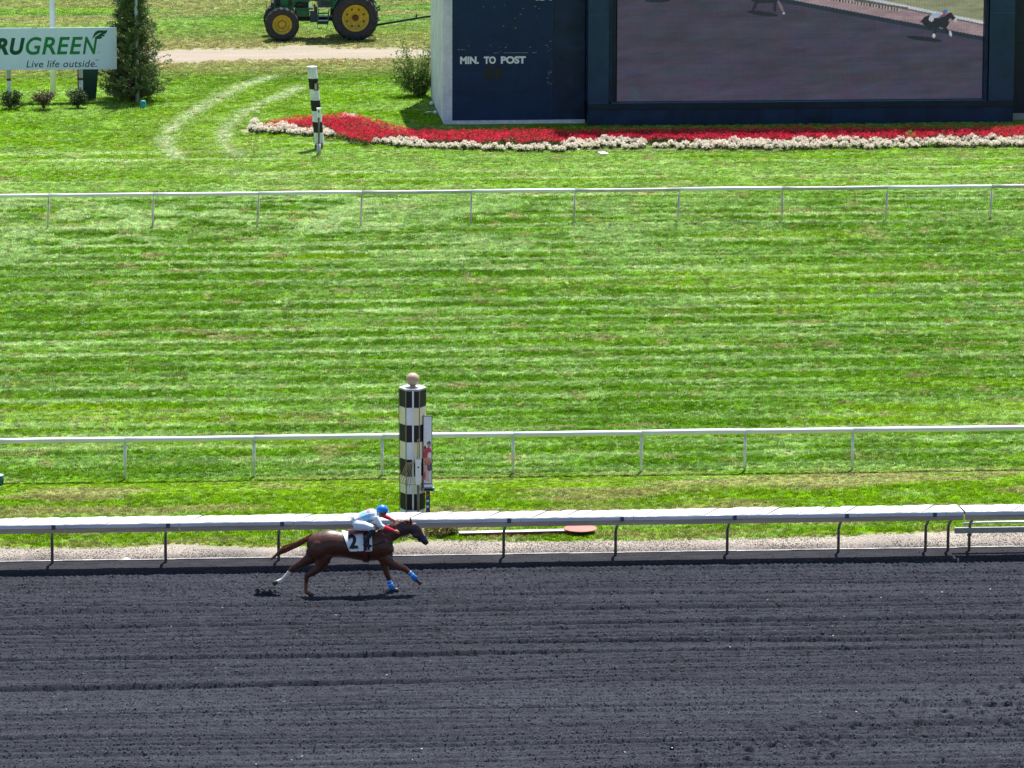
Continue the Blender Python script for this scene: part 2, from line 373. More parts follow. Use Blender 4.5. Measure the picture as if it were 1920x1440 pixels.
for i in range(165):                              # hoof prints, lower right
    t = prng.random()**.8; px = 1240+t*700; py = 1428-t*95+prng.gauss(0, 30); g = G(px, py); a, b = prng.uniform(.055, .10), prng.uniform(.075, .13)
    m = (np.abs(X-g.x) < .7) & (np.abs(Y-g.y) < .8); e = ((X[m]-g.x)/a)**2+((Y[m]-g.y)/b)**2
    h[m] += -.16*np.exp(-e**1.5)+.022*np.exp(-(np.sqrt(e)-1.5)**2*5)
for px, py in ((270, 1117), (236, 1125), (290, 1119)):
    g = G(px, py); m = (np.abs(X-g.x) < .7) & (np.abs(Y-g.y) < .8); h[m] -= .05*np.exp(-((X[m]-g.x)/.15)**2-((Y[m]-g.y)/.12)**2)
h = h*(.12+.88*har); h[:, 0] = h[:, -1] = 0
tn = fbm(X/3, Y/.5, 51)[..., None]; fine = noise(X*9, Y*9, 53)[..., None]
tc = arr(.0345, .037, .0465)*(.78+.44*tn)*(.8+.4*fine); lightb = np.exp(-((Y-108.9)/1.3)**2)[..., None]*.12+np.exp(-((Y-105.3)/.9)**2)[..., None]*.10
tc = tc*(1+lightb*2.0)
shd = (1-har)[..., None]; tc = tc*(1-shd)+arr(.036, .036, .043)*(.6+.6*fbm(X*3, Y*8, 55)[..., None])*shd
struct('track', gridmesh('track', xs, ys, h+.0*X, tc, TRK))
# crumbs of the surface
def lump(name, m, seed, k=.35):
    r = random.Random(seed); bm = bmesh.new(); bmesh.ops.create_icosphere(bm, subdivisions=1, radius=1)
    for v in bm.verts: v.co *= 1+r.uniform(-k, k)
    me = bpy.data.meshes.new(name); bm.to_mesh(me); bm.free(); me.materials.append(m); return me
CRUMB = attr_mat('crumb', .95, inst=True, spec=.05)
n = 270000; x, y = sample_area(n, 94.0, YC-.3, 1); ok = (y < YC-1.25) | (RNG.random(n) < .12); x, y = x[ok], y[ok]; n = len(x)
cc = arr(.062, .066, .081)*np.exp(RNG.normal(0, .28, n))[:, None]; wh = (RNG.random(n) < .0012)[:, None]; cc = np.where(wh, arr(.55, .53, .48), cc)
s = RNG.uniform(.005, .016, n)
ix = np.clip(np.searchsorted(xs, x), 1, len(xs)-1); iy = np.clip(np.searchsorted(ys, y), 1, len(ys)-1)
scatter('track_crumbs', np.stack([x, y, h[iy, ix]+s*.3], -1), cc, np.stack([s*1.5, s*1.2, s*.6], -1), np.stack([RNG.normal(0, .4, n), RNG.normal(0, .4, n), RNG.uniform(0, 6.28, n)], -1), lump('crumb_piece', CRUMB, 1))
TRACKH = lambda px, py: 0
# gravel on the verge
n = 26000; x = RNG.uniform(-5, 28, n); y = YC+.06+RNG.random(n)**1.3*1.7
c, bare, soil, vg = field(x, y); ok = bare > .5; x, y = x[ok], y[ok]; n = len(x)
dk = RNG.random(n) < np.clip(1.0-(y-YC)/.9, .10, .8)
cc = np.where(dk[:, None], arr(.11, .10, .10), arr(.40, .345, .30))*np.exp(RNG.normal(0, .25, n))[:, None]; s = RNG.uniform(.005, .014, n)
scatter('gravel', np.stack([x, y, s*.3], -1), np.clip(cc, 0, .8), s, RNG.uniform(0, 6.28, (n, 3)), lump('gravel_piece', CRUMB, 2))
kb = MB(); KX = np.arange(-40, 70, 1.28)
for i, a in enumerate(KX): kb.b2(a+.004, a+1.276, YC-.028, YC+.028, -.05, .028+.004*math.sin(i*2.3))
struct('kerb', kb.mesh('kerb', mat('kerb_strip', (.50, .47, .44), .7, var=.3, vscale=1.5)))

# ------------------------------------------------------------------ covered track rail (near)
YP = 122.55
def goose(mb, x, y, z0=-.1, tw=0):
    mb.tube([(x, y, z0), (x, y, .52), (x, y-.05, .61), (x, y-.26, .74), (x, y-.62, .90), (x, y-.95, .965)], .034, 10)
def track_rail(label, x0, x1, posts, slots):
    t = thing('covered_track_rail', label, 'rail', (x0, YP, 0)); y0 = -1.0; d = .92
    p0 = 0.355; k = 0; a = 0.0; L = x1-x0; part('dark_seam_underlay', MB().b2(.02, L-.02, y0+.03, y0+d-.03, 1.025, 1.042), POSTG, t)  # dark strip added under the boards so their open seams look shaded
    r = random.Random(int(abs(x0)*10)+3)
    while a < L-.01:                                # slanted cover boards
        b = min(a+p0, L); sk = .42; e = .009
        dz = r.uniform(-.006, .006); dz2 = r.uniform(-.012, .012); rag = r.uniform(-.025, .03)
        q = [(a+e, y0), (b-e, y0), (b-e+(sk if b < L-.01 else 0), y0+d+rag), (a+e+(sk if a > .01 else 0), y0+d+rag)]
        if b+sk > L: q[2] = (min(q[2][0], L), q[2][1]); q[3] = (min(q[3][0], L-.01), q[3][1])
        zt = [1.125+dz, 1.125+dz, 1.082+dz2, 1.082+dz2]
        ridge = .009
        c1 = ((q[0][0]+q[1][0])/2, y0, zt[0]+ridge); c2 = ((q[2][0]+q[3][0])/2, q[2][1], zt[2]+ridge)
        vs = [(*q[0], zt[0]), c1, (*q[1], zt[1]), (*q[2], zt[2]), c2, (*q[3], zt[3])]
        vs += [(v[0], v[1], v[2]-.022) for v in vs]
        fs = [(0, 1, 4, 5), (1, 2, 3, 4), (11, 10, 7, 6), (10, 9, 8, 7), (1, 0, 6, 7), (2, 1, 7, 8), (3, 2, 8, 9), (4, 3, 9, 10), (5, 4, 10, 11), (0, 5, 11, 6)]
        part('cover_board', MB().add(vs, fs), COVER, t); a = b; k += 1
    segs = [0]+[p-x0+.30 for p in slots if x0 < p+.3 < x1]+[L]
    for a, b in zip(segs[:-1], segs[1:]):
        if b-a < .05: continue
        part('fascia', MB().prism([(a+.004, 1.042), (b-.004, 1.042), (b-.004, 1.122), (a+.004, 1.122)], y0-.022, y0-.002), FASC, t)
        part('lower_fascia', MB().prism([(a+.004, .925), (b-.004, .925), (b-.004, 1.039), (a+.004, 1.039)], y0+.012, y0+.05), FASCB, t)
    for p in slots:
        if x0 < p < x1: part('clamp', MB().b2(p-x0+.0, p-x0+.085, y0-.036, y0-.024, 1.02, 1.125), CLAMP, t)
    for p in posts:
        m = MB(); goose(m, p-x0, 0); part('post', m, POSTG, t, smooth=True)
    return t
pitch = 2.56
px_ = [-0.56+pitch*i for i in range(-3, 8)]+[19.37, 19.89]
track_rail('long white covered rail of slanted boards beside the dark track, left of the joint', -10.0, 20.08, px_, [p for p in px_ if p < 19.5])
t2 = track_rail('short covered rail section with extra lower rails at the far right of the track', 20.11, 33.0, [20.38, 22.9, 25.5, 28, 30.6], [22.9, 25.5, 28.0, 30.6])
m = MB(); m.tube([(.1, -.06, .63), (.5, -.06, .66), (12.8, -.06, .66)], [.035, .028, .028], 10); part('upper_tube', m, ALU, t2, smooth=True)
m = MB().b2(-.10, 12.8, -.19, -.12, .44, .57); part('lower_beam', m, GALV, t2)
m = MB(); m.lathe([(.034, .34), (.058, .345), (.058, .375), (.04, .38), (.04, .40), (.058, .405), (.058, .43), (.034, .435)], (.27, 0, 0), n=14); part('collar', m, POSTG, t2, smooth=True)

# ------------------------------------------------------------------ tube rails on the turf
def tube_rail(label, Y, zr, r, posts, pr, m_post, hook, seed, tint):
    rr = random.Random(seed); t = thing('turf_rail', label, 'rail', (posts[0], Y, 0)); X0 = posts[0]
    for a, b in zip(posts[:-1], posts[1:]):
        k = 6; sag = rr.uniform(-.012, .012)
        pts = [(a-X0+.004+(b-a-.008)*i/k, 0, zr+sag*math.sin(PI*i/k)) for i in range(k+1)]
        part('rail_tube', MB().tube(pts, r*rr.uniform(.95, 1.0), 14), tint[rr.randrange(len(tint))], t, smooth=True)
    for p in posts:
        ln = rr.uniform(-.03, .03)
        m = MB()
        if hook: m.tube([(p-X0+ln-.03, 0, -.08), (p-X0, 0, zr-.16)], pr, 8).tube([(p-X0, 0, zr-.17), (p-X0+.01, 0, zr-r*.5)], pr*.45, 6)
        else: m.tube([(p-X0+ln*.3, 0, -.08), (p-X0, 0, zr-r*.6)], pr, 10)
        part('post', m, m_post, t, smooth=True)
    return t
ALU2 = mat('rail_white_tube', (.74, .74, .73), .38, .0, var=.06, vscale=1.2); ALU3 = mat('rail_dull_tube', (.52, .51, .48), .5, .1, var=.15, vscale=2)
POSTW = mat('turf_post', (.78, .78, .70), .5, .1, var=.15, vscale=5); POSTR = mat('far_turf_post', (.66, .60, .52), .6, .1, var=.25, vscale=3)
mp = [-8.2, -5.06, -1.93, 1.19, 4.31, 7.43, 10.62, 13.77, 16.32, 18.97, 24.2, 27.3]
tube_rail('thick white tube rail crossing the turf behind the checkered post, nearer of the two', Y1, .985, .072, mp, .036, POSTW, False, 2, [ALU2])
tp = [-7.3, -4.0, -0.74, 2.48, 5.73, 8.93, 12.33, 15.56, 18.81, 22.04, 25.34, 28.63, 31.9, 35.2, 38.4]
tube_rail('thinner weathered tube rail farther back in front of the flower bed', Y2, 1.06, .060, tp, .034, POSTR, True, 4, [ALU2, ALU2, ALU3])

# ------------------------------------------------------------------ finish post
fb = G(774, 985); t = thing('finish_post', 'tall six sided checkered post with a tan ball on top behind the track rail', 'post', tuple(fb))
ang = math.radians(-4); R0, R1 = .285, .315; HP = 3.26
def hexpt(k, r, z): a = ang+PI/3*k; return Vector((r*math.cos(a), r*math.sin(a), z))
def rad(z): return R0+(R1-R0)*z/HP
core = MB(); core.add([hexpt(k, R0-.006, -.1) for k in range(6)]+[hexpt(k, R1-.006, HP) for k in range(6)], [tuple(range(6, 12)), tuple(reversed(range(6)))]+[(k, (k+1) % 6, (k+1) % 6+6, k+6) for k in range(6)])
part('core', core, GALV, t)
rows = [(3.245, 2.85, 'k'), (2.85, 2.435, 'w'), (2.435, 2.03, 'k'), (2.03, 1.62, 'w'), (1.62, 1.215, 'k'), (1.215, 1.03, 'w'), (1.02, .80, 'w'), (.80, .41, 'k'), (.41, -.05, 'b')]
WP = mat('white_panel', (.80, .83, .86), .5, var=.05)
def facepanel(k, z1, z0, m, u0=0.0, u1=1.0, off=.004):
    a, b = hexpt(k, 1, 0), hexpt((k+1) % 6, 1, 0); nrm = ((a+b)/2).normalized()
    vs = []
    for o in (0, off):
        for u, z in ((u0, z0), (u1, z0), (u1, z1), (u0, z1)):
            q = (a*(1-u)+b*u)*rad(z); vs.append(Vector((q.x, q.y, z))+nrm*o)
    part('panel', MB().add(vs, [(4, 5, 6, 7), (0, 1, 5, 4), (1, 2, 6, 5), (2, 3, 7, 6), (3, 0, 4, 7), (3, 2, 1, 0)]), m, t)
g_ = .006
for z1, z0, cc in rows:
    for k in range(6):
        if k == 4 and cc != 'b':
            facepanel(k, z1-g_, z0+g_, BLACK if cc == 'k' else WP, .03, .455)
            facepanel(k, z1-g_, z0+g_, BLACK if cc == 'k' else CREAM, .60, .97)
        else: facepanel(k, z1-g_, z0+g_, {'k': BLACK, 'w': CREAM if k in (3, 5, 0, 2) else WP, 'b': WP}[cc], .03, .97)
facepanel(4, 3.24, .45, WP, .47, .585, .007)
cp = MB(); cp.add([hexpt(k, R1+.018, HP) for k in range(6)]+[hexpt(k, R1+.018, HP+.03) for k in range(6)], [tuple(range(6, 12)), tuple(reversed(range(6)))]+[(k, (k+1) % 6, (k+1) % 6+6, k+6) for k in range(6)])
part('cap', cp, GALV, t)
for k in (3, 4, 5): m = MB().tube([hexpt(k, rad(.5)+.012, .35), hexpt(k, R1+.012, 3.25)], .009, 6); part('edge_trim', m, mat('trim', (.28, .22, .16), .6) if k == 3 else bpy.data.materials['trim'], t)
part('ball', MB().lathe([(.07, 3.28), (.07, 3.32), (.03, 3.33)], n=12).sphere((0, 0, 3.475), .155, 24), SALMON, t, smooth=True)
# conduit stand with cables in front
g = Vector((fb.x+.10, fb.y-.42, 0)); t = thing('cable_stand', 'grey conduit with white junction box and loose tan cables in front of the checkered post', 'cable stand', tuple(g))
part('conduit', MB().tube([(0, 0, -.1), (0, 0, 1.25)], .028, 10), mat('conduit_metal', (.20, .19, .16), .5, .3), t, smooth=True)
bx = part('junction_box', MB().b2(-.065, .065, -.05, .05, 1.15, 1.62).b2(-.075, .075, -.06, .06, 1.60, 1.66).b2(-.05, .05, -.04, .04, 1.06, 1.15), WHITE, t)
part('socket', MB().lathe([(.0001, -.055), (.022, -.055), (.022, -.052)], (0, 0, 1.48), 'Y', 12), BLACK, bx)
part('base_cap', MB().lathe([(.0001, .29), (.07, .28), (.085, .2), (.08, .0)], n=14), mat('pinkish_white', (.7, .6, .58), .6), t, smooth=True)
cb = mat('tan_cable', (.46, .38, .20), .7)
for i in range(6): part('cable', MB().tube([(-.03, .02, 1.66-.02*i), (-.12-.03*i, .0, 1.58), (-.17-.045*i, .03, 1.28), (-.20-.055*i, .05, .98+.04*i)], .008, 5), cb, t, smooth=True)
part('cable', MB().tube([(-.02, .03, 1.62), (-.01, .08, 1.9), (.0, .10, 2.10), (.04, .10, 2.16), (.035, .08, 2.06)], .012, 6), cb, t, smooth=True)
# banner beside the post
def paint(name, xs, zs, fn, m, y=0):
    U, W = np.meshgrid(xs, zs); cols = fn(U, W); me = gridmesh(name, xs, zs, 0, cols, m, smooth=False)
    for_co = np.empty(len(me.vertices)*3, np.float32); me.vertices.foreach_get('co', for_co); q = for_co.reshape(-1, 3); q = np.stack([q[:, 0], np.full(len(q), y), q[:, 1]], -1)
    me.vertices.foreach_set('co', q.astype(np.float32).ravel()); me.update(); return me
PRINT = attr_mat('printed_vinyl', .5, spec=.2)
g = Vector((G(801, 985).x, fb.y-.15, 0)); t = thing('photo_banner', 'tall narrow banner printed with people standing right of the checkered post', 'banner', tuple(g))
def banner(u, v):                              # u -.1...1, v 0...1.62
    c = np.zeros(u.shape+(3,)); c[:] = arr(.74, .78, .80)
    c *= (1-.12*(np.abs(np.sin(u*45)) > .93))[..., None]
    def blob(cx, cz, rx, rz, col):
        mk = (((u-cx)/rx)**2+((v-cz)/rz)**2) < 1; c[mk] = col
    blob(.03, .92, .045, .06, arr(.10, .05, .04)); blob(.035, .88, .035, .05, arr(.55, .28, .2)); blob(.02, .70, .07, .14, arr(.55, .06, .09))
    blob(-.06, .82, .03, .05, arr(.12, .05, .04)); blob(-.055, .66, .04, .14, arr(.50, .07, .10)); blob(.05, .62, .05, .10, arr(.75, .75, .75))
    blob(.0, .52, .09, .07, arr(.6, .30, .2)); blob(.04, .38, .07, .12, arr(.15, .12, .16)); blob(.03, .47, .04, .06, arr(.5, .2, .15)); blob(-.06, .30, .05, .16, arr(.65, .45, .38))
    blob(-.05, .46, .03, .06, arr(.5, .2, .12)); blob(.0, .14, .10, .12, arr(.62, .50, .50)); blob(-.07, .16, .03, .1, arr(.7, .12, .12)); blob(.07, .14, .04, .1, arr(.7, .7, .75))
    c *= (.88+.24*noise(u*60, v*60, 3))[..., None]
    return c
xs_ = np.linspace(-.092, .092, 26); zs_ = np.linspace(0, 1.56, 170)
link('print', paint('print', xs_, zs_, banner, PRINT), t, (0, -.031, 1.06))
part('backing', MB().b2(-.094, .094, -.028, .03, 1.055, 2.625), WHITE_D, t)
fr = MB(); fr.b2(-.108, -.095, -.034, .03, 1.04, 2.64).b2(.095, .108, -.034, .03, 1.04, 2.64).b2(-.094, .094, -.034, .03, 2.626, 2.64); part('frame', fr, mat('frame_maroon', (.12, .05, .12), .5), t)
bs = MB(); bs.b2(-.14, .15, -.10, .06, .86, .94).b2(-.105, .115, -.08, .04, .94, 1.04); part('bracket', bs, mat('bracket_blue_grey', (.24, .27, .33), .4), t)
part('bracket_slot', MB().b2(-.09, .11, -.092, -.082, .955, 1.02), WHITE, t); part('bracket_slot', MB().b2(-.08, .12, -.108, -.101, .875, .925), BLACK, t)
part('stand', MB().b2(-.035, .055, -.03, .03, -.05, .86), mat('stand_slate', (.045, .065, .09), .5), t)
tagc = [(.8, .05, .04), (.03, .09, .4), (.75, .75, .75), (.03, .09, .4), (.7, .72, .75), (.03, .09, .4), (.7, .04, .04)]
for i, q in enumerate(tagc):
    mm = mat('tag_colour_%s' % 'abcdefg'[i], q, .5, var=.02); part('tag_square', MB().b2(-.03, .03, -.04, -.032, .78-.068*i-.05, .78-.068*i), mm, t)

# dry shrub and stub at its foot
def leafball(mb, r, n, ctr, rad3, size, mi=0, bias=0.0, flat=.0):
    for i in range(n):
        d = Vector((r.gauss(0, 1), r.gauss(0, 1), r.gauss(0, 1))).normalized()*(r.random()**(.45))
        p = Vector((ctr[0]+d.x*rad3[0], ctr[1]+d.y*rad3[1], ctr[2]+d.z*rad3[2])); leaf(mb, r, p, size*r.uniform(.6, 1.4))
def leaf(mb, r, p, s, aspect=.55):
    a = Vector((r.gauss(0, 1), r.gauss(0, 1), r.gauss(0, .8))).normalized(); b = a.cross(Vector((r.gauss(0, 1), r.gauss(0, 1), r.gauss(0, 1)))).normalized()
    mb.add([p-a*s*.5, p+b*s*aspect*.5, p+a*s*.5, p-b*s*aspect*.5], [(0, 1, 2, 3)])
def leaf_mat(name, c1, c2, sc=2.5, tr=.3):
    m = mat(name, c1, .5, var=.1, vscale=sc, col2=c2); n = m.node_tree.nodes; l = m.node_tree.links
    t = n.new('ShaderNodeBsdfTranslucent'); src = n['Principled BSDF'].inputs['Base Color'].links[0].from_socket; l.new(src, t.inputs[0])
    ms = n.new('ShaderNodeMixShader'); ms.inputs[0].default_value = tr; l.new(n['Principled BSDF'].outputs[0], ms.inputs[1]); l.new(t.outputs[0], ms.inputs[2]); l.new(ms.outputs[0], n['Material Output'].inputs[0])
    return m
DRYLEAF = leaf_mat('dry_leaf', (.24, .28, .05), (.30, .22, .09), 9); DRYLEAF2 = leaf_mat('dark_leaf', (.05, .09, .015), (.03, .05, .01), 5)
r = random.Random(8); g = G(824, 1008); m = MB()
leafball(m, r, 700, (0, .1, .16), (.40, .22, .17), .075); leafball(m, r, 250, (-.1, .05, .1), (.36, .2, .14), .06); m.mi = 1; leafball(m, r, 350, (.12, .15, .12), (.3, .2, .16), .07)
thing('dry_shrub', 'low yellowing shrub under the covered rail between the horse head and a grey stub', 'shrub', tuple(g), me=m.mesh('dry_shrub', [DRYLEAF, DRYLEAF2]))
g = G(853, 1004); thing('grey_stub', 'short pale grey wooden stub right of the low yellowing shrub', 'stub', tuple(g), me=MB().box((0, 0, .11), (.125, .12, .26), .1).box((0, 0, .245), (.14, .135, .012), .1).mesh('grey_stub', mat('grey_wood', (.36, .36, .31), .8, var=.2, bump=.3)))
# low beam and disc
a, b = G(862, 1008), G(1072, 1003); t = thing('low_beam', 'long low beam with white top and dark red side lying in the grass', 'beam', tuple(a)); L = (b-a).length; t.rotation_euler.z = math.atan2(b.y-a.y, b.x-a.x)
part('side_board', MB().b2(0, L, -.02, .08, -.02, .098), MAROON, t); part('top_board', MB().b2(-.005, L, -.03, .15, .101, .116), WHITE, t)
g = G(1088, 1001.5); t = thing('red_disc', 'flat round faded red disc at the end of the low beam', 'disc', tuple(g))
part('disc_top', MB().lathe([(.0001, .155), (.2, .153), (.38, .145), (.385, .135), (.38, .125), (.0001, .12)], n=48), REDP, t, smooth=False)
part('pedestal', MB().lathe([(.27, -.03), (.27, .118), (.0001, .119)], (.02, 0, 0), n=24), BLACK, t)
g = G(237, 1049); thing('white_dish', 'small white plastic dish lying on the gravel between two rail posts', 'dish', tuple(g), me=MB().lathe([(.0001, .035), (.05, .035), (.085, .02), (.09, 0), (.0001, 0)], n=20).mesh('white_dish', mat('pale_cyan_plastic', (.6, .75, .72), .4), True))
# teal drum at the left edge
g = G(-6, 909); t = thing('teal_drum', 'glossy dark teal drum cut by the left edge of the photo below the turf rail', 'drum', tuple(g))
tl = mat('teal_plastic', (.005, .09, .11), .25, coat=.4)
part('body', MB().lathe([(.0001, 0), (.15, 0), (.17, .04), (.175, .2), (.16, .22), (.0001, .23)], n=24), tl, t, smooth=True); part('lid', MB().lathe([(.0001, .27), (.10, .265), (.165, .25), (.172, .225), (.0001, .226)], n=24), mat('pale_teal_lid', (.45, .68, .72), .3), t, smooth=True)
# sprinkler box and cover
g = G(1131, 289); thing('drain_cover', 'pale stone cover set in the lawn just below the flower bed', 'cover', tuple(g), me=MB().box((0, 0, .025), (.28, .5, .05), .2).mesh('drain_cover', mat('pale_concrete', (.55, .53, .5), .8)))
g = G(1083, 282); thing('lawn_disc', 'tiny pale disc on the lawn left of the drain cover', 'sprinkler', tuple(g), me=MB().lathe([(.0001, .05), (.07, .05), (.08, .03), (.08, 0)], n=12).mesh('lawn_disc', WHITE_D))
g = G(1116, 281); thing('sprinkler_stake', 'thin dark stake with crossbar just below the flower bed', 'stake', tuple(g), me=MB().tube([(0, 0, -.05), (0, 0, .22)], .015, 6).tube([(-.12, 0, .2), (.12, 0, .2)], .012, 6).mesh('sprinkler_stake', BLACK))

# ------------------------------------------------------------------ far striped post
base = G(600, 279); t = thing('striped_post', 'leaning black and white banded post standing in front of the flower bed', 'post', tuple(base)); top = P(585, 126, base.y+.05)-base
ax = top; n7 = 7; segh = [(0.0, .075, BLACK)]
z0 = .04
cuts = [.055, .205, .335, .47, .60, .735, .865, 1.0]; colr = [WHITE_D, BLACK, WHITE_D, BLACK, WHITE_D, BLACK, WHITE_D]
def hexa(mb, c, r, k=6, a0=.35): return [Vector(c)+Vector((r*math.cos(a0+2*PI*i/k), r*math.sin(a0+2*PI*i/k), 0)) for i in range(k)]
for i in range(7):
    lo, hi = ax*cuts[i], ax*cuts[i+1]-ax.normalized()*.004; a = hexa(None, lo, .175); b = hexa(None, hi, .178)
    part('band', MB().add(a+b, [tuple(reversed(range(6))), tuple(range(6, 12))]+[(k, (k+1) % 6, (k+1) % 6+6, k+6) for k in range(6)]), colr[i], t)
part('top_cap', MB().add(hexa(None, ax, .185)+hexa(None, ax+Vector((0, 0, .025)), .185), [tuple(reversed(range(6))), tuple(range(6, 12))]+[(k, (k+1) % 6, (k+1) % 6+6, k+6) for k in range(6)]), WHITE_D, t)
r = random.Random(3)
for i in range(5):
    a = r.uniform(2.5, 6.5); part('broken_stave', MB().box((.15*math.cos(a), .15*math.sin(a), .06), (.07, .03, .30), a+PI/2), mat('charred_wood', (.03, .028, .028), .9) if i == 0 else bpy.data.materials['charred_wood'], t)
q = ax*.76; part('lamp_box', MB().b2(q.x+.0, q.x+.15, q.y-.21, q.y-.16, q.z-.1, q.z+.16), mat('dull_red_box', (.16, .09, .085), .6), t); part('lamp_glass', MB().b2(q.x+.02, q.x+.08, q.y-.22, q.y-.212, q.z-.06, q.z+.12), GALV, t)
g = G(598, 292); t = thing('valve_stand', 'slim pipe with white cap rising from a grey sleeve before the banded post', 'pipe stand', tuple(g))
part('sleeve', MB().tube([(0, 0, -.05), (0, 0, .40)], .072, 12), GALV, t, smooth=True); part('pipe', MB().tube([(0, 0, .4), (0, 0, 1.30)], .032, 8), POSTG, t, smooth=True)
part('cap', MB().b2(-.06, .07, -.05, .05, 1.30, 1.60).b2(-.07, .08, -.06, .06, 1.56, 1.62), WHITE, t); part('keyhole', MB().b2(-.02, .02, -.056, -.051, 1.47, 1.54), BLACK, t)

# ------------------------------------------------------------------ flower bed
def inpoly(px, py, poly):
    ins = np.zeros(px.shape, bool); k = len(poly)
    for i in range(k):
        x1, y1 = poly[i]; x2, y2 = poly[(i+1) % k]
        cnd = ((y1 > py) != (y2 > py)) & (px < (x2-x1)*(py-y1)/(y2-y1+1e-12)+x1); ins ^= cnd
    return ins
redpx = [(492, 232), (500, 226), (540, 219), (581, 216), (640, 213), (670, 215), (700, 222), (745, 234), (765, 241), (800, 241), (860, 243), (1000, 242), (1100, 242), (1300, 239), (1500, 238), (1700, 238), (1860, 237), (2150, 234),
         (2150, 255), (1860, 256), (1700, 259), (1500, 259), (1300, 260), (1200, 257), (1010, 263), (840, 262), (760, 258), (720, 255), (690, 262), (655, 256), (640, 248), (560, 240), (500, 236)]
RP = [tuple(G(a, b, .3)[:2]) for a, b in redpx]
rx = np.array([p[0] for p in RP]); ry = np.array([p[1] for p in RP])
bedpx = [(468, 243), (500, 228), (581, 217), (668, 216), (745, 236), (1000, 245), (1500, 242), (2150, 238), (2150, 270), (1500, 276), (1100, 277), (960, 276), (840, 272), (700, 264), (640, 256), (560, 249)]
bp = [G(a, b+(5 if b < 250 else 8)) for a, b in bedpx]
mb = MB(); mb.add([(q.x, q.y, .02) for q in bp]+[(q.x, q.y, -.08) for q in bp], [tuple(reversed(range(len(bp))))]+[((i+1) % len(bp), i, i+len(bp), (i+1) % len(bp)+len(bp)) for i in range(len(bp))])
struct('bed_soil', mb.mesh('bed_soil', mat('bed_soil', (.12, .10, .07), .95, var=.3, vscale=8, bump=.8)))
CRM = leaf_mat('cream_petal', (.92, .87, .78), (.74, .65, .54), 18, .35)
def clumpmesh(seed):
    r = random.Random(seed); mb = MB(); mb.mi = 1
    leafball(mb, r, 50, (0, 0, .08), (.15, .15, .08), .085); mb.mi = 0
    for i in range(46):
        a = r.uniform(0, 2*PI); e = math.asin(r.uniform(.05, 1)); q = Vector((.155*math.cos(a)*math.cos(e), .155*math.sin(a)*math.cos(e), .12+.15*math.sin(e)*r.uniform(.85, 1.1)))
        for j in range(5): leaf(mb, r, q+Vector((r.gauss(0, .016), r.gauss(0, .016), r.gauss(0, .016))), .042*r.uniform(.7, 1.3), .8)
    return mb.mesh('cream_flower_clump', [CRM, DRYLEAF2])
CL = [clumpmesh(50+i) for i in range(5)]
def along(pl, sp, r, skip=()):
    out = []; x = pl[0][0]
    while x < pl[-1][0]:
        for (a, b), (c_, d_) in zip(pl[:-1], pl[1:]):
            if a <= x <= c_: yy = b+(d_-b)*(x-a)/(c_-a)
        if not any(s0 < x < s1 for s0, s1 in skip): out.append((x, yy+r.uniform(-2.2, 2.2)))
        x += sp*r.uniform(.75, 1.25)
    return out
r = random.Random(21)
cl = [(q, 'L') for q in along([(472, 241), (540, 244), (625, 249)], 12, r)]+[(q, 'L') for q in along([(478, 234), (540, 239), (620, 243)], 12, r)]
cl += [(q, 'T') for q in ((646, 212), (656, 211.5), (665, 213))]
cl += [(q, 'M') for q in along([(705, 258), (760, 265), (840, 270), (1050, 273), (1100, 268), (1200, 268), (1400, 270), (1600, 268), (1935, 263)], 13.5, r, [(1212, 1222), (1248, 1258)])]
cl += [(q, 'B') for q in along([(1060, 263), (1200, 259), (1320, 264), (1450, 263), (1600, 261), (1935, 256)], 14.5, r, [(1210, 1300)])]
cl += [(q, 'B') for q in along([(735, 258), (770, 261), (800, 263)], 14, r)]
desc = {'L': ('cream clump on the bed tongue', 'cream clumps on the left tongue of the bed'),
        'T': ('cream clump at the back crest of the red flowers', 'cream clumps on the crest of the bed'),
        'M': ('cream clump in the front row', 'front row of cream clumps along the bed'),
        'B': ('cream clump in the second row', 'second row of cream clumps along the bed')}
def ZN(x, k):
    if k in 'LT': return '' if k == 'T' else (', left of the post' if x < 580 else ', right of the post')
    for a, b in ((860, ', left of the board'), (1000, ', below MIN. TO POST'), (1140, ', below the left column'), (1500, ', below the left screen half'), (1850, ', below the right screen half'), (9999, ', at the far right')):
        if x < a: return b
CPOS = []
def ordn(n): return str(n)+('th' if 10 <= n % 100 <= 20 else {1: 'st', 2: 'nd', 3: 'rd'}.get(n % 10, 'th'))
cl.sort(key=lambda e: e[0][0]); CNT = {}; cl = [e for e in cl]
for (q, k) in cl:
    zk = desc[k][0]+ZN(q[0], k); CNT[zk] = CNT.get(zk, 0)+1; lab = ordn(CNT[zk])+' from the left, '+zk
    g = G(q[0], q[1]+(12 if k in 'MB' else 9), 0) if k != 'T' else G(q[0], q[1]+14, 0)
    o = thing('cream_flower_clump', lab, 'flower', tuple(g), desc[k][1], me=CL[r.randrange(5)]); s = r.uniform(.82, 1.16); CPOS.append((g.x, g.y, s)) if k != 'T' else None; o.scale = (s, s, s*r.uniform(.85, 1.15)); o.rotation_euler.z = r.uniform(0, 6.28)
n = 60000; x = RNG.uniform(rx.min(), rx.max(), n); y = RNG.uniform(ry.min(), ry.max(), n)
wob = .12*(fbm(x*1.5, y*1.5, 5)-.5); ok = inpoly(x, y+wob, RP); x, y = x[ok], y[ok]
for cx_, cy_, cs_ in CPOS: k = (np.abs(x-cx_) < .17*cs_) & (y < cy_-.02) & (y > cy_-.6); x, y = x[~k], y[~k]
n = len(x)
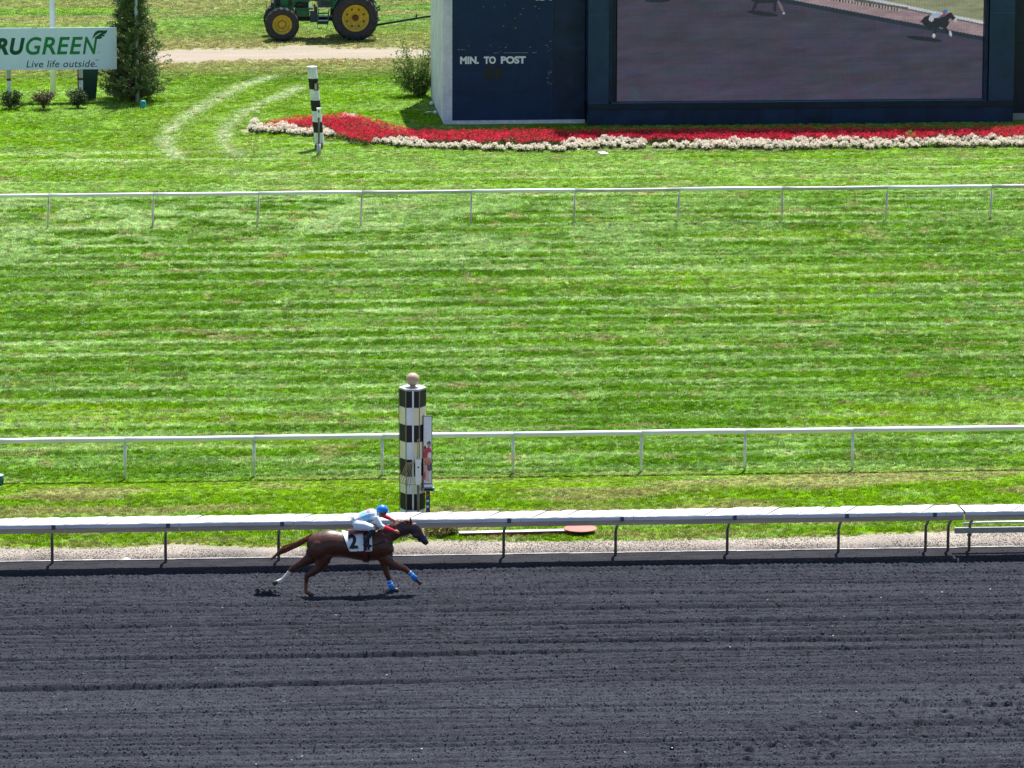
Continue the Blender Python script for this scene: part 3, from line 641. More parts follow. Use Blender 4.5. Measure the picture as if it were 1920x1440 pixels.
def blossom(name, m, seed, k=9, s=.5, spread=.55, zs=.7):
    r = random.Random(seed); mb = MB()
    for i in range(k): leaf(mb, r, Vector((r.gauss(0, spread), r.gauss(0, spread), r.gauss(.1, zs))), s*r.uniform(.7, 1.3), .8)
    return mb.mesh(name, m)
PETAL = attr_mat('petal', .55, inst=True, trans=.3)
lf = RNG.random(n) < .45
hgt = .22+.12*fbm(x*1.8, y*1.8, 7)
c = np.where(lf[:, None], arr(.022, .05, .012), arr(.86, .016, .060))*np.exp(RNG.normal(0, .28, n))[:, None]
p = np.stack([x, y, np.where(lf, hgt*RNG.uniform(.1, .8, n), hgt+RNG.normal(0, .025, n))], -1)
scatter('red_flowers', p, np.clip(c, 0, .85), np.where(lf, .085, RNG.uniform(.04, .062, n)), RNG.uniform(0, 6.28, (n, 3)), blossom('red_flower_head', PETAL, 4))
# strays of green in the bed
m = MB(); r = random.Random(31); leafball(m, r, 160, (0, 0, .14), (.35, .25, .13), .09); g = G(642, 262)
thing('weed_patch', 'pale green weeds between cream and red flowers right of the banded post', 'plant', tuple(g), me=m.mesh('weed_patch', DRYLEAF))
WEED = leaf_mat('bright_weed', (.20, .34, .05), (.14, .26, .04), 6)
m = MB(); leafball(m, r, 120, (0, 0, .2), (.22, .2, .2), .10); g = G(1705, 266); thing('weed_patch', 'tall pale weed sprouting among the red flowers below the screen', 'plant', tuple(g), me=m.mesh('weed_patch', WEED))
m = MB(); leafball(m, r, 420, (0, 0, .09), (.8, .2, .10), .10); g = G(1735, 277); thing('weed_patch', 'bright green weeds at the front edge of the cream flowers at right', 'plant', tuple(g), me=m.mesh('weed_patch', WEED))

# ------------------------------------------------------------------ tote board
def brick_mat(name, col, chip=0.0):
    m = mat(name, col, .6, var=.12, vscale=1.5); n = m.node_tree.nodes; l = m.node_tree.links; b = n['Principled BSDF']
    tc = n.new('ShaderNodeTexCoord'); mp = n.new('ShaderNodeMapping'); mp.inputs['Rotation'].default_value = (PI/2, 0, 0); l.new(tc.outputs['Object'], mp.inputs[0])
    br = n.new('ShaderNodeTexBrick'); br.inputs['Scale'].default_value = 1; br.inputs['Brick Width'].default_value = .2; br.inputs['Row Height'].default_value = .068; br.inputs['Mortar Size'].default_value = .009
    br.inputs['Color1'].default_value = (1, 1, 1, 1); br.inputs['Color2'].default_value = (.8, .8, .8, 1); br.inputs['Mortar'].default_value = (0, 0, 0, 1)
    l.new(mp.outputs[0], br.inputs[0]); bp_ = n.new('ShaderNodeBump'); bp_.inputs['Strength'].default_value = .9; bp_.inputs['Distance'].default_value = .02; l.new(br.outputs[0], bp_.inputs['Height']); l.new(bp_.outputs[0], b.inputs['Normal'])
    src = b.inputs['Base Color'].links[0].from_socket
    mx = n.new('ShaderNodeMix'); mx.data_type = 'RGBA'; mx.blend_type = 'MULTIPLY'; mx.inputs[0].default_value = .18; l.new(src, mx.inputs[6]); l.new(br.outputs[0], mx.inputs[7]); l.new(mx.outputs[2], b.inputs['Base Color'])
    return m
NB = brick_mat('navy_painted_brick', (.010, .034, .095)); WB = brick_mat('white_painted_brick', (.84, .84, .90))
YF = G(835, 233).y; xl = G(831, 233).x; xw = G(848, 233).x; xr = G(1100, 235).x; HB = 8.0; YB = 197.7
t = thing('tote_wall', 'white edged navy brick block lettered MIN. TO POST left of the big screen', 'scoreboard', (xl, YF, 0))
o_ = Vector((xl, YF, 0))
def zp(py): return P(960, py, YF).z-0*0
def LX(px, py=120): return P(px, py, YF).x-xl
x1 = xw-xl; x2 = LX(1036); x3 = xr-xl-.01
zz = lambda py, px=970: P(px, py, YF).z
side = MB(); k = 9; prof = [(0.0, 0.0)]
side.b2(0, x1-.002, 0, YB-YF, -.2, HB); part('side_wall', side, WB, t)
part('brick_face', MB().b2(x1, x2, .004, YB-YF-.02, .13, HB-.01), NB, t)
part('recess_panel', MB().b2(x2+.003, x3, .05, YB-YF-.03, .13, HB-.02), NAVY, t)
part('plinth', MB().b2(x1, x3, -.03, .3, -.15, .125), WHITE_D, t)
part('panel_joint', MB().b2(x2+.05, x3-.05, .044, .049, zz(91.5), zz(90)), NAVY2, t)
part('panel_edge', MB().b2(x2-.03, x2+.0, -.004, .003, .13, HB-.02), NAVY2, t)
part('roof_coping', MB().b2(-.03, x3-.002, -.05, YB-YF+.03, HB+.002, HB+.10), WHITE_D, t)
part('display_panel', MB().b2(LX(855), LX(993), -.010, .002, zz(171), zz(100)), NB, t)
WCH = mat('bare_white_patch', (.30, .33, .37), .7, var=.1)
chips = MB(); r = random.Random(4)
for i in range(58):
    if i < 34: X_ = r.gauss(1031, 3.2); Y_ = r.choice([78, 84, 90, 92, 95, 120, 135, 137, 142, 148, 150, 153, 156, 158])+r.uniform(-1.5, 1.5)
    elif i < 44: X_ = r.uniform(895, 1020); Y_ = r.uniform(10, 35)
    else: X_ = r.uniform(860, 1020); Y_ = r.uniform(50, 98)
    if X_ > 1035: X_ = 1034
    wd = r.uniform(.02, .06) if i < 34 or r.random() < .3 else r.uniform(.012, .03); cx = P(X_, Y_, YF).x-xl; cz = round(zz(Y_, X_)/.068)*.068+.034
    chips.b2(cx-wd/2, cx+wd/2, -.008, .003, cz-.011, cz+.011)
for a, b in ((925, 936), (944, 953), (955, 990), (998, 1006)): chips.b2(LX(a), LX(b), -.0135, -.0105, zz(99.3), zz(98.5))
part('paint_chips', chips, WCH, t, kind='stuff')
lt = MB()
for wd, a, b in (('MIN.', 862.6, 897.8), ('TO', 907.2, 929.7), ('POST', 939, 985.8)):
    put_text(lt, wd, LX(a), LX(b), zz(119.3), zz(105.2), -.016, bold=.05)
part('lettering', lt, WHITE, t)
SEG = mat('unlit_digit', (.020, .028, .03), .5, var=.1); DK = mat('digit_window', (.008, .016, .022), .3)
for a in (908.3, 926.3):
    wdw = part('digit_window', MB().b2(LX(a), LX(a+14), -.016, -.0102, zz(148), zz(125)), DK, t)
    sg = MB(); xa, xb = LX(a+4), LX(a+10.5); za, zm, zb = zz(145), zz(136.5), zz(128)
    for q in ((xa, xb, za, za+.03), (xa, xb, zm-.015, zm+.015), (xa, xb, zb-.03, zb), (xa, xa+.03, za, zb), (xb-.03, xb, za, zb)): sg.b2(q[0], q[1], -.019, -.0165, q[2], q[3])
    part('digit_segments', sg, SEG, wdw)
tops = MB()
for a, b in ((1005, 1011), (1013, 1021), (1030.5, 1035)): tops.b2(LX(a, 0), LX(b, 0), -.004, .003, zz(.8), zz(.8)+.25)
part('lettering', tops, WHITE, t, label='feet of white letters cut by the top of the photo')
g = G(800, 206)
for i, (px, py) in enumerate(((809, 199), (816, 216))):
    g = G(px, py); thing('floodlight', ['small white lamp low beside the white side wall, farther one', 'small white lamp with arm low beside the white side wall, nearer one'][i], 'lamp', tuple(g), me=MB().sphere((0, 0, .1), .075, 10).tube([(0, 0, -.05), (0, 0, .08)], .02, 6).tube([(0, 0, .1), (-.2*i, 0, .13), (-.35*i-.01, -.02, .10)], .022, 6).mesh('floodlight', WHITE, True))

# screen structure
YS = G(1100, 237).y; HS = 9.0
sx = lambda px, py=100: P(px, py, YS).x
sz = lambda py, px=1500: P(px, py, YS).z
XS0, XS1 = sx(1101.5), sx(1903)
t = thing('video_screen', 'huge video screen in a navy frame showing a race beyond the flower bed', 'screen', (XS0, YS, 0))
q = lambda px: sx(px)-XS0
c0, c1, c2, c3 = q(1103), q(1141.5), q(1855), q(1902)
zb = sz(194.5, 1100); zs = sz(190.5)
part('side_column', MB().b2(c0, c1, 0, 1.2, zb+.01, sz(28, 1120)-.01), NAVY2, t); part('side_column', MB().b2(c0, c1, 0, 1.2, sz(28, 1120)+.01, HS), NAVY2, t)
part('side_column', MB().b2(c2, c3, 0, 1.2, sz(189, 1880)+.01, sz(24, 1880)-.01), NAVY2, t); part('side_column', MB().b2(c2, c3, 0, 1.2, sz(24, 1880)+.01, HS), NAVY2, t)
TRIM = mat('pale_navy_trim', (.05, .12, .18), .5)
for a, b, z in ((c0, c1, zb), (c0, c1, sz(28, 1120)), (c2, c3, sz(189, 1880)), (c2, c3, sz(24, 1880))): part('joint_strip', MB().b2(a+.01, b-.01, .012, .3, z-.009, z+.009), TRIM, t)
jj = [c0, q(1285), q(1425), q(1560), q(1740), c3]
for a, b in zip(jj[:-1], jj[1:]): part('base_panel', MB().b2(a+.004, b-.004, .004, .6, -.15, zb-.22 if c0 < a < c2 or b < c1 else zb-.22), NAVY, t)
part('ledge', MB().b2(c0, c3, -.03, .6, zb-.212, zb-.012), NAVYD, t)
part('ledge_strip', MB().b2(c1+.1, c2-.06, .02, .3, zb-.008, zb+.012), TRIM, t)
part('inner_frame', MB().b2(c1+.004, q(1156.5), .28, .8, zb+.014, HS), NAVYD, t); part('inner_frame', MB().b2(q(1846), c2-.004, .28, .8, zb+.014, HS), NAVYD, t)
part('inner_lip', MB().b2(c1+.006, c1+.13, .10, .27, zb+.014, HS), NAVY, t); part('inner_lip', MB().b2(c2-.16, c2-.03, .10, .27, zb+.014, HS), NAVY, t)
part('head_frame', MB().b2(c0, c3, -.02, 1.2, HS+.01, HS+.5), NAVY, t)
part('back_wall', MB().b2(c0+.02, c3-.02, 1.22, 6.0, -.1, HS), NAVY, t)
YSC = YS+.40
ax0, ax1 = P(1157, 100, YSC).x, P(1845.5, 100, YSC).x; az0 = P(1500, 188.5, YSC).z+.0; az1 = HS-.02
part('bottom_frame', MB().b2(ax0-XS0-.01, ax1-XS0+.01, .28, .8, zb+.014, az0-.004), NAVYD, t)
SCR = attr_mat('led_screen', .35, emit=.42, spec=.25)
def scr(u, v):                                 # u, v = photo-like picture coordinates of the broadcast picture
    cpx = 1157+(u-ax0)/(ax1-ax0)*688.5; cpy = 190-(v-az0)/(sz(0)-sz(190))*190
    c = np.zeros(u.shape+(3,)); c[:] = arr(.060, .056, .092)
    n1 = fbm(cpx/60, (cpy+cpx*.12)/12, 3)[..., None]; n2 = fbm(cpx/22, (cpy+cpx*.1)/7, 9)[..., None]
    c = c*(.80+.40*n1); c[..., 0] *= 1+.55*(n2[..., 0]-.5); c[..., 1] *= 1-.35*(fbm(cpx/40, cpy/16, 12)-.5); c[..., 2] *= 1+.25*(n1[..., 0]-.5)
    c *= (1+.12*sstep(120, 190, cpy))[..., None]
    yb = (cpx-1458)*.198                        # rail shadow on the track
    up = cpy < yb-3
    pk = arr(.34, .25, .27)*(.75+.6*fbm(cpx/14, cpy/6, 31)[..., None]); c = np.where(up[..., None], pk, c)
    yr = (cpx-1640)*.213+0
    gr = cpy < yr-1; c = np.where(gr[..., None], arr(.30, .33, .20)*(.7+.6*fbm(cpx/20, cpy/5, 33)[..., None]), c)
    k = (np.abs(cpy-yb) < 4.2); c[k] = arr(.020, .035, .055)
    k = (cpy > yr) & (cpy < yr+5.5); c[k] = arr(.62, .66, .68); k = (cpy >= yr+5.5) & (cpy < yr+8.5); c[k] = arr(.12, .13, .14)
    yd = (cpx-1555)*.16; k = (np.abs(cpy-yd) < 2.4) & (cpx > 1550) & (cpx < 1685); c[k] = np.where((np.sin(cpx*1.1) > 0)[k][:, None], arr(.06, .05, .06), arr(.5, .42, .4))
    k = (np.abs(cpy-yd+5) < 2) & (cpx > 1600) & (cpx < 1700); c[k] = arr(.10, .12, .10)
    def el(cx, cy, rx, ry, col, th=0):
        dx, dy = cpx-cx, cpy-cy; a = dx*math.cos(th)+dy*math.sin(th); b = -dx*math.sin(th)+dy*math.cos(th); c[(a/rx)**2+(b/ry)**2 < 1] = col
    dk = arr(.018, .022, .035)
    el(1733, 76, 34, 4, dk, .12); el(1752, 46, 24, 9, dk, .05); el(1740, 41, 12, 9, dk); el(1767, 45, 11, 11, dk); el(1775, 35, 11, 5, dk, -.75); el(1785, 36, 8, 4, dk, .75); el(1731, 40, 8, 3, dk, -.6)
    el(1752, 60, 3, 13, dk, .15); el(1772, 58, 13, 3.4, dk, .9); el(1781, 66, 2.6, 6, arr(.55, .6, .8), -.3); el(1750, 70, 2.8, 4.5, arr(.6, .6, .62)); el(1741, 55, 7, 3, dk, .9)
    el(1752, 32, 11, 4.5, arr(.42, .52, .7), -.25); el(1745, 38, 5, 5, arr(.5, .52, .6)); el(1770, 25, 5, 4, arr(.09, .17, .5)); el(1768, 31, 4, 2.4, arr(.5, .05, .06)); el(1790, 41, 3, 4, arr(.5, .5, .55))
    el(1428, 26, 30, 4.2, dk, .13); el(1432, 0, 26, 7, dk); el(1413, 13, 3, 12, dk, .35); el(1451, 12, 3, 12, dk, 0); el(1462, 13, 2.4, 13, arr(.2, .17, .2), -.45); el(1468, 26, 2, 2, arr(.6, .6, .6))
    el(1232, 0, 24, 4, dk)
    for yy in (163, 170, 176, 182): k = (np.abs(cpy-yy) < 1.6) & (cpx > 1183+(yy-163)*.0) & (cpx < 1196) & (np.sin(cpx*1.7+yy) > -.2); c[k] = arr(.02, .10, .12)
    led = (.88+.12*(np.sin(cpy*2*PI/4.1) > -.2))*(.93+.14*noise(cpx/70, cpy/2.2, 44))*(.9+.1*(np.sin(cpx*2*PI/5.3) > -.3)); mod = 1-.05*((np.floor((cpx-1157)/44)+np.floor(cpy/40)) % 2)
    return c*(led*mod*(.9+.2*noise(cpx/1.4, cpy/1.4, 99)))[..., None]
us = np.linspace(ax0, ax1, 520); vs_ = np.concatenate([np.linspace(az0, sz(-6), 150), np.linspace(sz(-6), az1, 30)[1:]])
link('screen_picture', paint('screen_picture', us, vs_, scr, SCR, YSC), t, (-XS0, -YS, 0))
t = thing('tote_wall', 'dark navy wing wall at the far right beside the screen', 'scoreboard', (XS1+.02, YS+.75, 0))
part('wall_panel', MB().b2(0, 4.2, 0, 4.5, .24, sz(86, 1910)-.006), NAVYD, t); part('wall_panel', MB().b2(0, 4.2, 0, 4.5, sz(86, 1910)+.006, 8), NAVYD, t)
part('plinth', MB().b2(0, 4.2, -.04, 1, -.1, .23), mat('grey_plinth', (.35, .34, .32), .8), t)
# ------------------------------------------------------------------ sign
YN = 197.5; o_ = P(84.5, 190, YN); t = thing('sign_board', 'wide white sign lettered with a lawn company name and a green leaf', 'sign', (o_.x, YN, 0))
nx = lambda px, py=100: P(px, py, YN).x-o_.x
nz = lambda py, px=84: P(px, py, YN).z
SGW = mat('sign_white', (.68, .75, .96), .5, var=.03, vscale=.8)
x0, x1 = nx(-48), nx(217.3); z0, z1 = nz(130.3), nz(52)
joins = [x0, nx(20), nx(85), nx(150), x1]
for a, b in zip(joins[:-1], joins[1:]): part('board_panel', MB().b2(a+.001, b-.001, -.04, .0, z0, z1), SGW, t)
part('edge_frame', MB().b2(x1, x1+.03, -.045, .01, z0-.01, z1+.01), WHITE, t); part('edge_frame', MB().b2(x0-.03, x0, -.045, .01, z0-.01, z1+.01), WHITE, t)
DG = mat('letter_dark_green', (.003, .075, .038), .5, var=.02); LG = mat('letter_green', (.003, .20, .058), .5, var=.02); TX = mat('letter_slate', (.012, .035, .045), .5, var=.02)
# bars placed by the vertical/horizontal stems of each letter
def zpx(z): return nz(z/5.647)
def letter(ch, a, b, m, bold, top=391, bot=576):
    lt = MB(); put_text(lt, ch, nx(a/5.647), nx(b/5.647), zpx(bot), zpx(top), -.0440, bold, .22); part('letter', lt, m, t)
letter('T', -205, -45, DG, .045, 398); letter('R', -50, 92, DG, .045, 398); letter('U', 103, 266, DG, .045, 398, 578)
letter('G', 273, 442, LG, .018, 389, 579); letter('R', 445, 592, LG, .018); letter('E', 600, 742, LG, .018); letter('E', 736, 878, LG, .018); letter('N', 876, 1034, LG, .018)
lt = MB(); put_text(lt, 'Live life outside.', nx(277/5.647), nx(1022/5.647), zpx(712), zpx(637), -.0440, .004, .2, 1.06); put_text(lt, 'SM', nx(1010/5.647), nx(1042/5.647), zpx(643), zpx(631), -.0440, .01); part('slogan', lt, TX, t)
lt = MB(); cx, cz = nx(1045/5.647), zpx(558); put_text(lt, 'R', cx-.011, cx+.013, cz-.016, cz+.016, -.0440, .01)
for i in range(20):
    a, b = 2*PI*i/20, 2*PI*(i+1)/20; lt.add([(cx+rr*math.cos(q), -.0440, cz+rr*math.sin(q)) for rr, q in ((.026, a), (.031, a), (.031, b), (.026, b))], [(0, 1, 2, 3)])
part('registered_mark', lt, LG, t)
lf_ = [(972, 416), (985, 392), (1000, 358), (1015, 338), (1040, 324), (1075, 323), (1110, 327), (1143, 319), (1132, 345), (1118, 362), (1092, 366), (1112, 374), (1105, 388), (1070, 388), (1085, 397), (1075, 410), (1050, 417), (1020, 413), (1008, 400), (1030, 380), (1060, 362), (1078, 348), (1050, 355), (1018, 375), (995, 398)]
part('leaf_emblem', MB().add([(nx(a/5.647), -.0442, zpx(b)) for a, b in lf_], [tuple(range(len(lf_)))]), DG, t)
for px in (17, 152):
    xx = nx(px, 180); pz_ = [( -.1, nz(151), WHITE_D), (nz(151)+.002, nz(147), RUST), (nz(147)+.002, z0+1.3, GALV)]
    for a, b, m in pz_: part('leg', MB().b2(xx-.075, xx+.075, .005, .10, a, b), m, t)
# flag pole
g = G(100, 178); thing('flag_pole', 'smooth white round pole rising behind the white sign', 'pole', tuple(g), me=MB().tube([(0, 0, -.1), (0, 0, 4), (0, 0, 9)], [.115, .105, .07], 20).mesh('flag_pole', WHITE, True))
g = G(172, 191); m = MB(); m.add([(-.42, -.25, -.05), (.18, -.25, -.05), (.18, .3, -.05), (-.42, .3, -.05), (-.40, -.25, 1.75), (.34, -.25, 1.75), (.34, .3, 1.75), (-.40, .3, 1.75)], [(3, 2, 1, 0), (4, 5, 6, 7), (0, 1, 5, 4), (1, 2, 6, 5), (2, 3, 7, 6), (3, 0, 4, 7)])
t = thing('green_cabinet', 'dark green tapered cabinet standing behind the right leg of the sign', 'cabinet', (g.x-.03, 198.1, 0)); part('body', m, DGREEN, t); part('side_plate', MB().b2(-.47, -.425, -.2, .2, 0, 1.5), RUST, t)
# shrubs under the sign
def shrub(g, label, w_, h_, m, seed, nleaf=900, bare_=0.0):
    r = random.Random(seed); t = thing('boxwood_shrub', label, 'shrub', tuple(g), 'small shrubs under the sign')
    st = MB()
    for i in range(16):
        a = r.uniform(0, 6.28); st.tube([(0, 0, 0), (.12*math.cos(a), .12*math.sin(a), h_*.4), (w_*.42*math.cos(a+.2), w_*.42*math.sin(a+.2), h_*r.uniform(.6, .9))], [.014, .010, .004], 5)
    part('stems', st, BARK, t); mb = MB()
    for i in range(44):
        a = r.uniform(0, 6.28); rr_ = w_*.40*math.sqrt(r.random()); zc = h_*r.uniform(.25+bare_, .92)
        leafball(mb, r, nleaf//22, (rr_*math.cos(a)*(.62+zc/h_*.5), rr_*math.sin(a)*(.62+zc/h_*.5), zc), (w_*.19, w_*.19, h_*.18), .065)
    part('foliage', mb, m, t, kind='stuff'); return t
LDK = leaf_mat('box_leaf', (.045, .085, .02), (.02, .045, .012), 7); LBR = leaf_mat('box_leaf_brown', (.07, .085, .03), (.10, .06, .04), 6)
shrub(G(20, 205), 'dark round shrub below the left leg of the sign', .92, .66, LDK, 1); shrub(G(82, 206), 'sparse brownish shrub in front of the white round pole', .84, .70, LBR, 2, 700, .1); shrub(G(146, 204), 'dark round shrub before the right leg of the sign', .82, .66, LDK, 3)
# evergreen
def evergreen(g):
    r = random.Random(9); t = thing('evergreen_tree', 'dark conical evergreen tree right of the white sign', 'tree', tuple(g))
    part('trunk', MB().tube([(0, 0, -.1), (.02, 0, 1.5), (0, .02, 3.0), (.06, 0, 4.75)], [.10, .07, .045, .012], 8), BARK, t, smooth=True)
    mb = MB(); br = MB(); H = 4.9
    for i in range(560):
        z = .10+(H-.25)*r.random()**1.15; k = z/H
        R_ = (1.42*(1-k)**.80+.10)*r.uniform(.5, 1.12)*(.8 if z < .3 else 1); a = r.uniform(0, 2*PI)
        tip = Vector((R_*math.cos(a), R_*math.sin(a), z+.25*R_)); st = Vector((0, 0, max(.05, z-.15)))
        if tip.x < -.5 and tip.z > .85: tip.y = abs(tip.y)+.25
        br.tube([st, tip], [.014, .004], 4, cap=False)
        for j in range(8):
            u = r.uniform(.35, 1.03); p = st.lerp(tip, u); s = .125*(1.25-u*.45); mb.mi = 0 if r.random() < .72 else 1
            leafball(mb, r, 11, (p.x, p.y, p.z), (s, s, s*.95), .068)
    part('branches', br, BARK, t); part('crown', mb, [leaf_mat('cedar_leaf', (.12, .20, .055), (.07, .125, .035), 3), leaf_mat('cedar_leaf_light', (.24, .29, .10), (.24, .20, .11), 5)], t, kind='stuff')
g = G(250, 199); g.y += 1.3; evergreen(g)
g = G(268, 203); thing('teal_box', 'small teal cylinder box at the foot of the evergreen tree', 'box', tuple(g), me=MB().lathe([(.0001, .29), (.08, .285), (.105, .24), (.105, 0)], n=16).mesh('teal_box', mat('teal_box', (.06, .30, .30), .5), True))
g = G(259, 203); g.y += 1.5; thing('lamp_pole', 'pale galvanised pole passing through the evergreen tree', 'pole', (g.x, g.y-.0, 0), me=MB().tube([(0, 0, -.1), (-.02, 0, 3), (-.04, 0, 7)], .07, 14).mesh('lamp_pole', mat('pale_pole', (.55, .58, .60), .5), True))
# leafy shrub by the wall
r = random.Random(12); g = G(792, 186); g.y += .6; t = thing('leafy_bush', 'tall loose leafy bush growing against the white side wall', 'bush', tuple(g)); st = MB(); mb = MB()
for i in range(120):
    a = r.uniform(0, 2*PI); le = r.uniform(.4, 1.0); dx, dy = math.cos(a)*le, math.sin(a)*le*.8; zt = r.uniform(.35, 2.35)*(1-.22*abs(le)); 
    tip = Vector((dx*1.08-.15, dy*.8, zt)); 
    if tip.x > .38: tip.x = .38*r.random()
    b = Vector((r.uniform(-.15, .15), 0, 0)); md_ = b.lerp(tip, .5)+Vector((0, 0, .12)); st.tube([b, md_, tip], [.014, .008, .003], 4, cap=False)
    for j in range(42):
        u = r.uniform(.3, 1.05); p = b.lerp(md_, u*2) if u < .5 else md_.lerp(tip, u*2-1); p = p+Vector((r.gauss(0, .09), r.gauss(0, .09), r.gauss(0, .08))); mb.mi = 0 if r.random() < .65 else 1
        leaf(mb, r, p, .085*r.uniform(.6, 1.3), .6)
part('branches', st, BARK, t); part('foliage', mb, [leaf_mat('bush_leaf', (.13, .21, .045), (.08, .14, .03), 3), leaf_mat('bush_leaf_light', (.30, .40, .10), (.22, .33, .07), 3)], t, kind='stuff')

# ------------------------------------------------------------------ tractor
T0 = G(667, 78); t = thing('tractor', 'green farm tractor with yellow wheels parked on dry grass beyond the dirt road', 'tractor', tuple(T0))
tx = lambda X: (X-1380)/7.385/48.0
tz = lambda Y: (580-Y)/7.385/47.6
def wheel(cx, cy, R, wdt, rimr, nl, rusty, side=-1):
    # tyre profile revolve around y
    pr = [(rimr, -wdt*.36), (rimr*1.10, -wdt*.5), (R*.80, -wdt*.56), (R*.93, -wdt*.50), (R*.955, -wdt*.40), (R*.965, 0), (R*.955, wdt*.40), (R*.93, wdt*.50), (R*.80, wdt*.56), (rimr*1.1, wdt*.5), (rimr, wdt*.36)]
    s = side; rim = MB()
    rp = [(.001, s*-.02), (rimr*.22, s*-.02), (rimr*.25, s*.0), (rimr*.50, s*.02), (rimr*.56, s*.04), (rimr*.62, s*.02), (rimr*.78, s*.05), (rimr*.84, s*wdt*.30), (rimr*.97, s*wdt*.37), (rimr*1.01, s*wdt*.40), (rimr*1.01, s*wdt*.34)]
    rim.lathe(rp, (0, 0, 0), 'Y', 40); wl = link('wheel', rim.mesh('wheel', YELLOW, True), t, (cx, cy, R))
    ty = MB(); ty.lathe(pr, (0, 0, 0), 'Y', 48); part('tyre', ty, RUBBER, wl, smooth=True)
    lg = MB()
    for i in range(nl):
        for sd in (-1, 1):
            a = 2*PI*(i+(.5 if sd > 0 else 0))/nl
            def at(rr, aa, yy): return Vector((rr*math.cos(aa), yy, rr*math.sin(aa)))
            da = .30; w2 = .055
            q0 = [at(R*.90, a-w2, sd*wdt*.55), at(R*.90, a+w2, sd*wdt*.55), at(R*.94, a+da+w2, 0), at(R*.94, a+da-w2, 0), at(R*.985, a-w2*.8, sd*wdt*.56), at(R*.985, a+w2*.8, sd*wdt*.56), at(R*1.005, a+da+w2, sd*.005), at(R*1.005, a+da-w2, sd*.005)]
            lg.add(q0, [(0, 1, 2, 3), (4, 5, 6, 7), (0, 1, 5, 4), (1, 2, 6, 5), (2, 3, 7, 6), (3, 0, 4, 7)])
            q1 = [at(R*.80, a-w2*.7, sd*wdt*.565), at(R*.80, a+w2*.3, sd*wdt*.565), at(R*.985, a+w2*.8, sd*wdt*.575), at(R*.985, a-w2*.8, sd*wdt*.575)]
            lg.add(q1+[v+Vector((0, -sd*.06, 0)) for v in q1], [(0, 1, 2, 3), (0, 1, 5, 4), (1, 2, 6, 5), (2, 3, 7, 6), (3, 0, 4, 7)])
    part('tread_lugs', lg, RUBBER, wl, kind='stuff')
    bo = MB(); nb = 10
    rb_ = rimr*(.40 if not rusty else .17)
    for i in range(nb): a = 2*PI*i/nb+.2; bo.lathe([(.0001, s*.045), (.022 if not rusty else .018, s*.045), (.022 if not rusty else .018, s*.0)], (rb_*math.cos(a), 0, rb_*math.sin(a)), 'Y', 8)
    part('wheel_nuts', bo, RUST if rusty else BLACK, wl, kind='stuff')
    ho = MB(); nh = 8 if rusty else 24
    for i in range(nh): a = 2*PI*(i+.5)/nh; rh = rimr*(.66 if rusty else .72); ho.lathe([(.0001, s*.052), (.036 if rusty else .012, s*.052), (.036 if rusty else .012, s*.03)], (rh*math.cos(a), 0, rh*math.sin(a)), 'Y', 10)
    part('rim_holes', ho, BLACK, wl, kind='stuff')
    if rusty: part('hub', MB().lathe([(.001, s*.06), (.05, s*.06), (.115, s*.035), (.12, s*.01)], (0, 0, 0), 'Y', 20), RUST, wl, smooth=True)
    else: part('hub', MB().lathe([(.001, s*.07), (.13, s*.065), (.15, s*.03), (.15, s*.0)], (0, 0, 0), 'Y', 20), YELLOW, wl, smooth=True)
xf = tx(370)
wheel(0, .25, .90, .46, .52, 22, True); wheel(0, 1.95, .90, .46, .52, 22, True, 1)
wheel(xf, .25, .665, .38, .375, 18, False); wheel(xf, 1.85, .665, .38, .375, 18, False, 1)
yn, yf = .70, 1.50                              # hood width
hd = MB().prism([(tx(270), tz(150)), (tx(270), 2.02), (tx(330), 2.12), (tx(860), 2.25), (tx(860), tz(60)), (tx(800), tz(45)), (tx(590), tz(45)), (tx(530), tz(150))], yn, yf); part('hood', hd, GREEN, t)
part('grille', MB().b2(tx(285), tx(355), yn-.012, yn-.004, tz(115), 1.95), BLACK, t); part('grille', MB().b2(tx(268), tx(269.5), yn+.05, yf-.05, tz(140), 1.9), BLACK, t, label='black front grille')
for i in range(4): part('side_vent', MB().b2(tx(460+i*14), tx(468+i*14), yn-.012, yn-.004, tz(110), 1.9), BLACK, t)
part('engine_bay', MB().b2(tx(540), tx(745), yn+.05, yf-.05, tz(140), tz(40)), BLACK, t)
part('bay_frame', MB().tube([(tx(525), yn, tz(140)), (tx(570), yn, tz(52)), (tx(760), yn, tz(52))], .03, 6), GREEN, t)
part('filter', MB().b2(tx(600), tx(660), yn-.03, yn+.05, tz(115), tz(75)), DGREEN, t); part('red_cap', MB().lathe([(.001, -.05), (.045, -.05), (.045, 0)], (tx(825), yn-.05, tz(105)), 'Y', 12), MAROON, t)
part('side_sill', MB().b2(tx(560), tx(800), yn-.08, yf+.08, tz(163), tz(140)), GREEN, t)
part('side_tank', MB().b2(tx(565), tx(755), yn-.06, yf+.06, tz(262), tz(168)), DGREEN, t); part('side_plate', MB().b2(tx(575), tx(750), yn-.072, yn-.063, tz(258), tz(170)), GREEN, t)
part('chassis', MB().b2(tx(380), tx(1300), .85, 1.35, tz(330), tz(275)), BLACK, t); part('front_axle', MB().b2(xf-.12, xf+.12, .4, 1.8, .55, .8), BLACK, t); part('rear_axle', MB().b2(-.18, .18, .4, 1.8, .70, 1.1), BLACK, t)
part('battery_box', MB().b2(tx(760), tx(862), yn-.35, yn-.07, tz(325), tz(180)), mat('slate_box', (.03, .045, .075), .5), t); part('upper_box', MB().b2(tx(815), tx(862), yn-.30, yn-.07, tz(178), tz(120)), bpy.data.materials['slate_box'], t)
